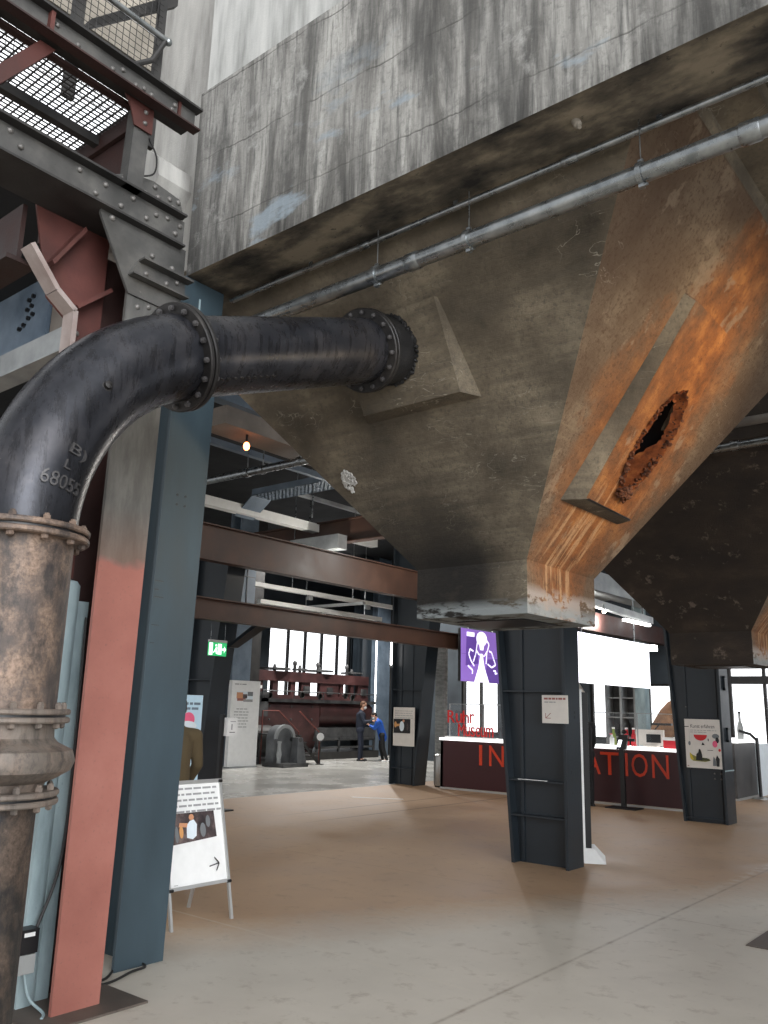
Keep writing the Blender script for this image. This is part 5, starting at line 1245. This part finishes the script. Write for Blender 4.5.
# black tablet stand in front of the counter
t = thing('tablet_stand', 'slim black stand with a small lit device before the letter I of the counter', 'stand', (-6.42, 14.72, 0))
b = B(); box(b, -6.46, -6.38, 14.69, 14.75, .02, 1.05); obj('post', b, 'black', t)
b = B(); box(b, -6.70, -6.14, 14.55, 14.90, 0, .02); obj('foot', b, 'black', t)
b = B(); hexa(b, [(-6.50, 14.66, 1.0), (-6.33, 14.66, 1.0), (-6.33, 14.72, 1.0), (-6.50, 14.72, 1.0), (-6.47, 14.72, 1.25), (-6.30, 14.72, 1.25), (-6.30, 14.78, 1.25), (-6.47, 14.78, 1.25)]); obj('device', b, 'black', t, .01)
b = B(); ball(b, (-6.38, 14.75, 1.30), (.05, .04, .04), 10, 8); box(b, -6.30, -6.18, 14.70, 14.76, 1.14, 1.19); obj('dispenser_head', b, 'black', t)
b = B(); hexa(b, [(-6.48, 14.652, 1.04), (-6.42, 14.652, 1.04), (-6.42, 14.66, 1.04), (-6.48, 14.66, 1.04), (-6.46, 14.69, 1.16), (-6.40, 14.69, 1.16), (-6.40, 14.70, 1.16), (-6.46, 14.70, 1.16)]); obj('lit_display', b, 'screenwhite', t)
# second counter block and barrier post at the right edge
c2 = thing('side_counter', 'dark grey counter block with white top behind the right column', 'counter', (-5.5, 18.6, 0))
b = B(); box(b, -6.6, -5.45, 17.9, 19.3, .04, 1.1); obj('cabinet', b, 'machgrey', c2, .01)
b = B(); box(b, -6.65, -5.38, 17.85, 19.7, 1.1, 1.16); obj('counter_top', b, 'countertop', c2, .005)
b = B(); box(b, -6.6, -5.43, 17.88, 19.3, 0, .04); obj('plinth', b, 'alu', c2)
b = B(); box(b, -5.47, -5.40, 19.32, 21.2, 0, 1.05); rebase(tag(obj('pale_partition', b, 'printlight'), 'pale blue-white partition panel at the right edge behind the barrier post', 'panel'), (-5.43, 20.2, 0))
t = thing('barrier_post', 'black barrier post with angled head before the side counter at right', 'post', (-5.25, 18.75, 0))
b = B(); cyl(b, (-5.25, 18.75, .02), (-5.25, 18.75, 1.2), .035, n=14); obj('post', b, 'black', t)
b = B(); lathe(b, (-5.25, 18.75, 0), (0, 0, 1), [(.17, 0), (.17, .015), (.05, .04)], 24); obj('foot', b, 'alu', t)
b = B(); tube(b, [(-5.25, 18.75, 1.15), (-5.35, 18.65, 1.27), (-5.52, 18.5, 1.33)], .03, 8); obj('head', b, 'black', t)
for k, (x, y) in enumerate(((-5.95, 18.3), (-5.75, 18.5), (-5.55, 18.7))):
    t = thing('bottle', ('leftmost', 'middle', 'rightmost')[k]+' of three pale bottles on the side counter', 'bottle', (x, y, 1.16), 'bottles on the side counter')
    b = B(); lathe(b, (x, y, 1.16), (0, 0, 1), [(.06, 0), (.065, .2), (.05, .3), (.025, .36), (.025, .42+.05*k)], 14); obj('glass_body', b, 'socket', t)
    b = B(); cyl(b, (x, y, 1.58+.05*k), (x, y, 1.62+.05*k), .03, n=10); obj('cap', b, 'black', t)
# litter bin
t = thing('litter_bin', 'slim brushed steel litter bin at the left end of the counter', 'bin', (-10.86, 15.45, 0))
b = B(); lathe(b, (-10.86, 15.45, 0), (0, 0, 1), [(.13, .02), (.14, .04), (.14, .60), (.135, .62)], 24); obj('body', b, 'alu', t)
b = B(); lathe(b, (-10.86, 15.45, .62), (0, 0, 1), [(.142, 0), (.142, .03), (.09, .05), (.085, .02)], 24); obj('rim', b, 'alu', t)
b = B(); cyl(b, (-10.86, 15.45, 0), (-10.86, 15.45, .02), .12, n=20); obj('base_ring', b, 'black', t)
# masonry pier and pale shelving behind the counter end
b = B(); box(b, -12.40, -12.14, 17.4, 17.55, 0, 3.2); rebase(tag(obj('masonry_pier', b, weather('grey_masonry', [(.3, (110, 112, 112)), (.7, (168, 170, 168))], 5, (1, 1, 3), (.8, .9), kind='pos')), 'grey masonry pier behind the litter bin', 'pier'), (-12.2, 17.6, 0))
t = thing('display_shelf', 'dark open display shelf with pale uprights behind the counter', 'shelf', (-9.0, 21.5, 0))
b = B(); box(b, -9.75, -8.95, 21.8, 21.85, 0, 3); obj('back_board', b, 'machgrey', t)
for x in (-9.75, -9.35, -8.97):
    b = B(); box(b, x, x+.05, 21.4, 21.8, 0, 2.6); obj('upright', b, 'greybeam', t)
for z in (.5, 1.0, 1.5, 2.0):
    b = B(); box(b, -9.7, -8.95, 21.42, 21.8, z, z+.03); obj('shelf_board', b, 'greybeam', t)
b = B(); box(b, -8.88, -8.62, 21.3, 21.6, 0, 5); rebase(tag(obj('pale_column', b, 'paleblue'), 'pale blue column between the shelf and the window behind the counter', 'column'), (-8.75, 21.45, 0))
b = B(); lathe(b, (-10.25, 20.5, 2.02), (0, 0, 1), [(.05, .5), (.12, .48), (.36, .06), (.38, 0), (.36, 0), (.1, .44)], 24); tube(b, [(-10.25, 20.5, 2.5), (-10.25, 20.5, 6.895)], .01, 6); ls = rebase(tag(obj('lamp_shade', b, 'paper'), 'cream hanging lamp shade behind the person in black', 'lamp'), (-10.25, 20.5, 2.02))
# purple and white screens
def screen(name, label, x, y0, y1, z0, z1, mats):
    t = thing(name, label, 'screen', (x, (y0+y1)/2, z0))
    b = B(); box(b, x-.08, x-.012, y0, y1, z0, z1); obj('housing', b, 'black', t)
    return t, Panel((x, y0, z0), (0, 1, 0), (0, 0, 1), y1-y0, z1-z0, .01, mats)
t, p = screen('purple_screen', 'purple screen showing a glowing white figure, hung left of the near column', -10.2, 15.25, 16.95, 2.21, 3.34, ['purple'])
p.poly([(.55, 0), (1, 0), (1, .5), (.62, .45)], 'purpledark'); p.poly([(.1, .3), (.4, .35), (.36, .9), (.12, .85)], 'purpledark')
p.disc(.48, .84, .13, .14, 'purplelight'); p.poly([(.40, .86), (.56, .86), (.52, .62), (.44, .62)], 'purplelight')
p.poly([(.30, 0), (.66, 0), (.55, .28), (.50, .55), (.45, .55), (.40, .28)], 'purplelight')
for pts in ([(.38, .8), (.34, .55), (.28, .38)], [(.58, .85), (.66, .75), (.62, .62), (.55, .52), (.48, .5), (.40, .54), (.36, .6)], [(.28, .58), (.20, .62), (.17, .52), (.22, .40), (.30, .3)], [(.66, .62), (.72, .6), (.78, .45), (.82, .36), (.72, .30), (.62, .36)], [(.15, .3), (.2, .26), (.26, .22), (.25, .15)], [(.76, .24), (.82, .24), (.80, .18), (.86, .2)], [(.6, .58), (.58, .36)], [(.88, .6), (.92, .5), (.88, .4)]):
    for a, c in zip(pts, pts[1:]): p.line(a, c, .035, 'purplelight')
p.rect(.0, .515, 1, .52, 'purpledark'); p.rect(.12, .86, .3, .94, 'purplelight')
p.done('display', t)
for y in (15.6, 16.6): b = B(); cyl(b, (-10.25, y, 3.3), (-10.25, y, 6.895), .015, n=6); obj('suspension', b, 'galv', t)
t, p = screen('white_screen', 'large blank glowing white screen above the counter, right of the near column', -8.0, 15.9, 20.15, 2.22, 3.27, ['screenwhite']); p.done('display', t)
for y in (16.6, 19.4): b = B(); cyl(b, (-8.05, y, 3.2), (-8.05, y, 6.895), .015, n=6); obj('suspension', b, 'galv', t)
b = B(); box(b, -8.0, -7.86, 20.15, 20.35, 3.12, 3.26); obj('lit_corner_lamp', b, 'tube', t)
# slim upright stele edge-on behind the near column
t = thing('info_stele', 'slim white upright stele with a flared foot just behind the near column', 'stele', (-4.535, 9.42, 0), None, radians(25.5))
b = B(); box(b, -.075, -.045, -.17, .17, .12, 1.88); obj('front_board', b, 'white', t, .004, local=True)
b = B(); box(b, -.045, .02, -.165, .165, .12, 1.85); obj('dark_core', b, 'black', t, local=True)
b = B(); hexa(b, [(-.15, -.3, 0), (.17, -.3, 0), (.17, .3, 0), (-.15, .3, 0), (-.075, -.17, .14), (.05, -.17, .14), (.05, .17, .14), (-.075, .17, .14)]); obj('foot', b, 'white', t, local=True)
pan = Panel((-9.5, 21.0, 2.30), (1, 0, 0), (0, 0, 1), .3, .14, .03, ['exitgreen']); pan.rect(.2, .3, .4, .8, 'exitwhite'); pan.poly([(.55, .4), (.7, .4), (.7, .25), (.85, .5), (.7, .75), (.7, .6), (.55, .6)], 'exitwhite')
o = pan.done('exit_sign'); o.location.y -= 3; rebase(tag(o, 'small green exit sign just right of the purple screen bottom edge', 'sign'), (-11.1, 18, 2.3))
b = B(); hexa(b, [(-10.65, 12.3, .0015), (-10.55, 12.25, .0015), (-9.75, 12.72, .0015), (-9.8, 12.78, .0015), (-10.65, 12.3, .004), (-10.55, 12.25, .004), (-9.75, 12.72, .004), (-9.8, 12.78, .004)])
rebase(tag(obj('floor_marking', b, 'white'), 'short white strip marking on the brown floor before the poster column', 'marking'), (-10.2, 12.5, 0))

# ------------------------------------------------------------------ light
def area(name, loc, aim, sx, sy, power, color=(1, 1, 1)):
    l = bpy.data.lights.new(name, 'AREA'); l.shape = 'RECTANGLE'; l.size = sx; l.size_y = sy; l.energy = power; l.color = color
    o = bpy.data.objects.new(name, l); COL.objects.link(o); o.location = loc; o.rotation_euler = (V(aim)-V(loc)).to_track_quat('-Z', 'Y').to_euler(); return o
w = bpy.data.worlds.new('world'); SC.world = w; w.use_nodes = True
wt = w.node_tree; bg = wt.nodes['Background']; tc = wt.nodes.new('ShaderNodeTexCoord')
dp = wt.nodes.new('ShaderNodeVectorMath'); dp.operation = 'DOT_PRODUCT'; dp.inputs[1].default_value = V((.93, -.30, .22)).normalized()
wt.links.new(tc.outputs['Generated'], dp.inputs[0])
mr = wt.nodes.new('ShaderNodeMapRange'); mr.interpolation_type = 'SMOOTHSTEP'
for i, q in zip((1, 2, 3, 4), (.55, .97, .85, 2.6)): mr.inputs[i].default_value = q
wt.links.new(dp.outputs['Value'], mr.inputs[0])
def lobe(d, a, b_, peak):                              # brighter part of the overcast sky
    q = wt.nodes.new('ShaderNodeVectorMath'); q.operation = 'DOT_PRODUCT'; q.inputs[1].default_value = V(d).normalized()
    wt.links.new(tc.outputs['Generated'], q.inputs[0]); m = wt.nodes.new('ShaderNodeMapRange'); m.interpolation_type = 'SMOOTHSTEP'
    for i, v_ in zip((1, 2, 3, 4), (a, b_, 0, peak)): m.inputs[i].default_value = v_
    wt.links.new(q.outputs['Value'], m.inputs[0]); return m.outputs[0]
def plus(a, c):
    q = wt.nodes.new('ShaderNodeMath'); q.operation = 'ADD'; wt.links.new(a, q.inputs[0]); wt.links.new(c, q.inputs[1]); return q.outputs[0]
wt.links.new(plus(plus(mr.outputs[0], lobe((.86, -.46, .22), .93, .995, 10.0)), lobe((-.5, .85, .05), .2, .6, 1.5)), bg.inputs[1]); bg.inputs[0].default_value = (.95, .97, 1, 1)
sp = bpy.data.lights.new('warm_spotlight', 'SPOT'); sp.energy = 330; sp.color = (1, .77, .48); sp.spot_size = radians(62); sp.spot_blend = .9; sp.shadow_soft_size = .08
so = bpy.data.objects.new('warm_spotlight', sp); COL.objects.link(so); so.location = (.6, 6.8, 3.4); so.rotation_euler = (V((-2.1, 5.9, 3.8))-V(so.location)).to_track_quat('-Z', 'Y').to_euler()
def lamp(name, loc, power, color=(1, .97, .92)):
    l = bpy.data.lights.new(name, 'POINT'); l.energy = power; l.color = color; l.shadow_soft_size = .06
    o = bpy.data.objects.new(name, l); COL.objects.link(o); o.location = loc
for p_ in ((-17.6, 17.8, 6.5), (-17.0, 20.6, 6.5)):
    l = bpy.data.lights.new('hall_fill', 'SPOT'); l.energy = 1500; l.spot_size = radians(140); l.spot_blend = .5; l.shadow_soft_size = .1; l.color = (1, .98, .95)  # unseen spots added to brighten the machine hall
    o = bpy.data.objects.new('hall_fill', l); COL.objects.link(o); o.location = p_; lamp('trunking_fill', (-11.5, 12.5, 4.2), 30)  # plus an added fill behind the upper girder, for the trunking bars
lamp('ceiling_fill', (-7, 10.5, 5.2), 60); lamp('ceiling_fill', (-9.2, 12.5, 4.6), 60)  # fills added out of sight behind the hopper to lift the ceiling services
lamp('counter_bulb_and_fill', (-8.5, 13.2, 4.0), 90, (1, .92, .82)); lamp('counter_bulb_and_fill', (-8.0, 17.6, 3.6), 90)  # first is an added fill hidden by the hopper, second sits by the small bulb
SC.view_settings.view_transform = 'Standard'; SC.view_settings.look = 'None'; SC.view_settings.gamma = 1
SC.view_settings.use_curve_mapping = False; SC.view_settings.exposure = 0.0
SC.cycles.max_bounces = 6; SC.cycles.diffuse_bounces = 4
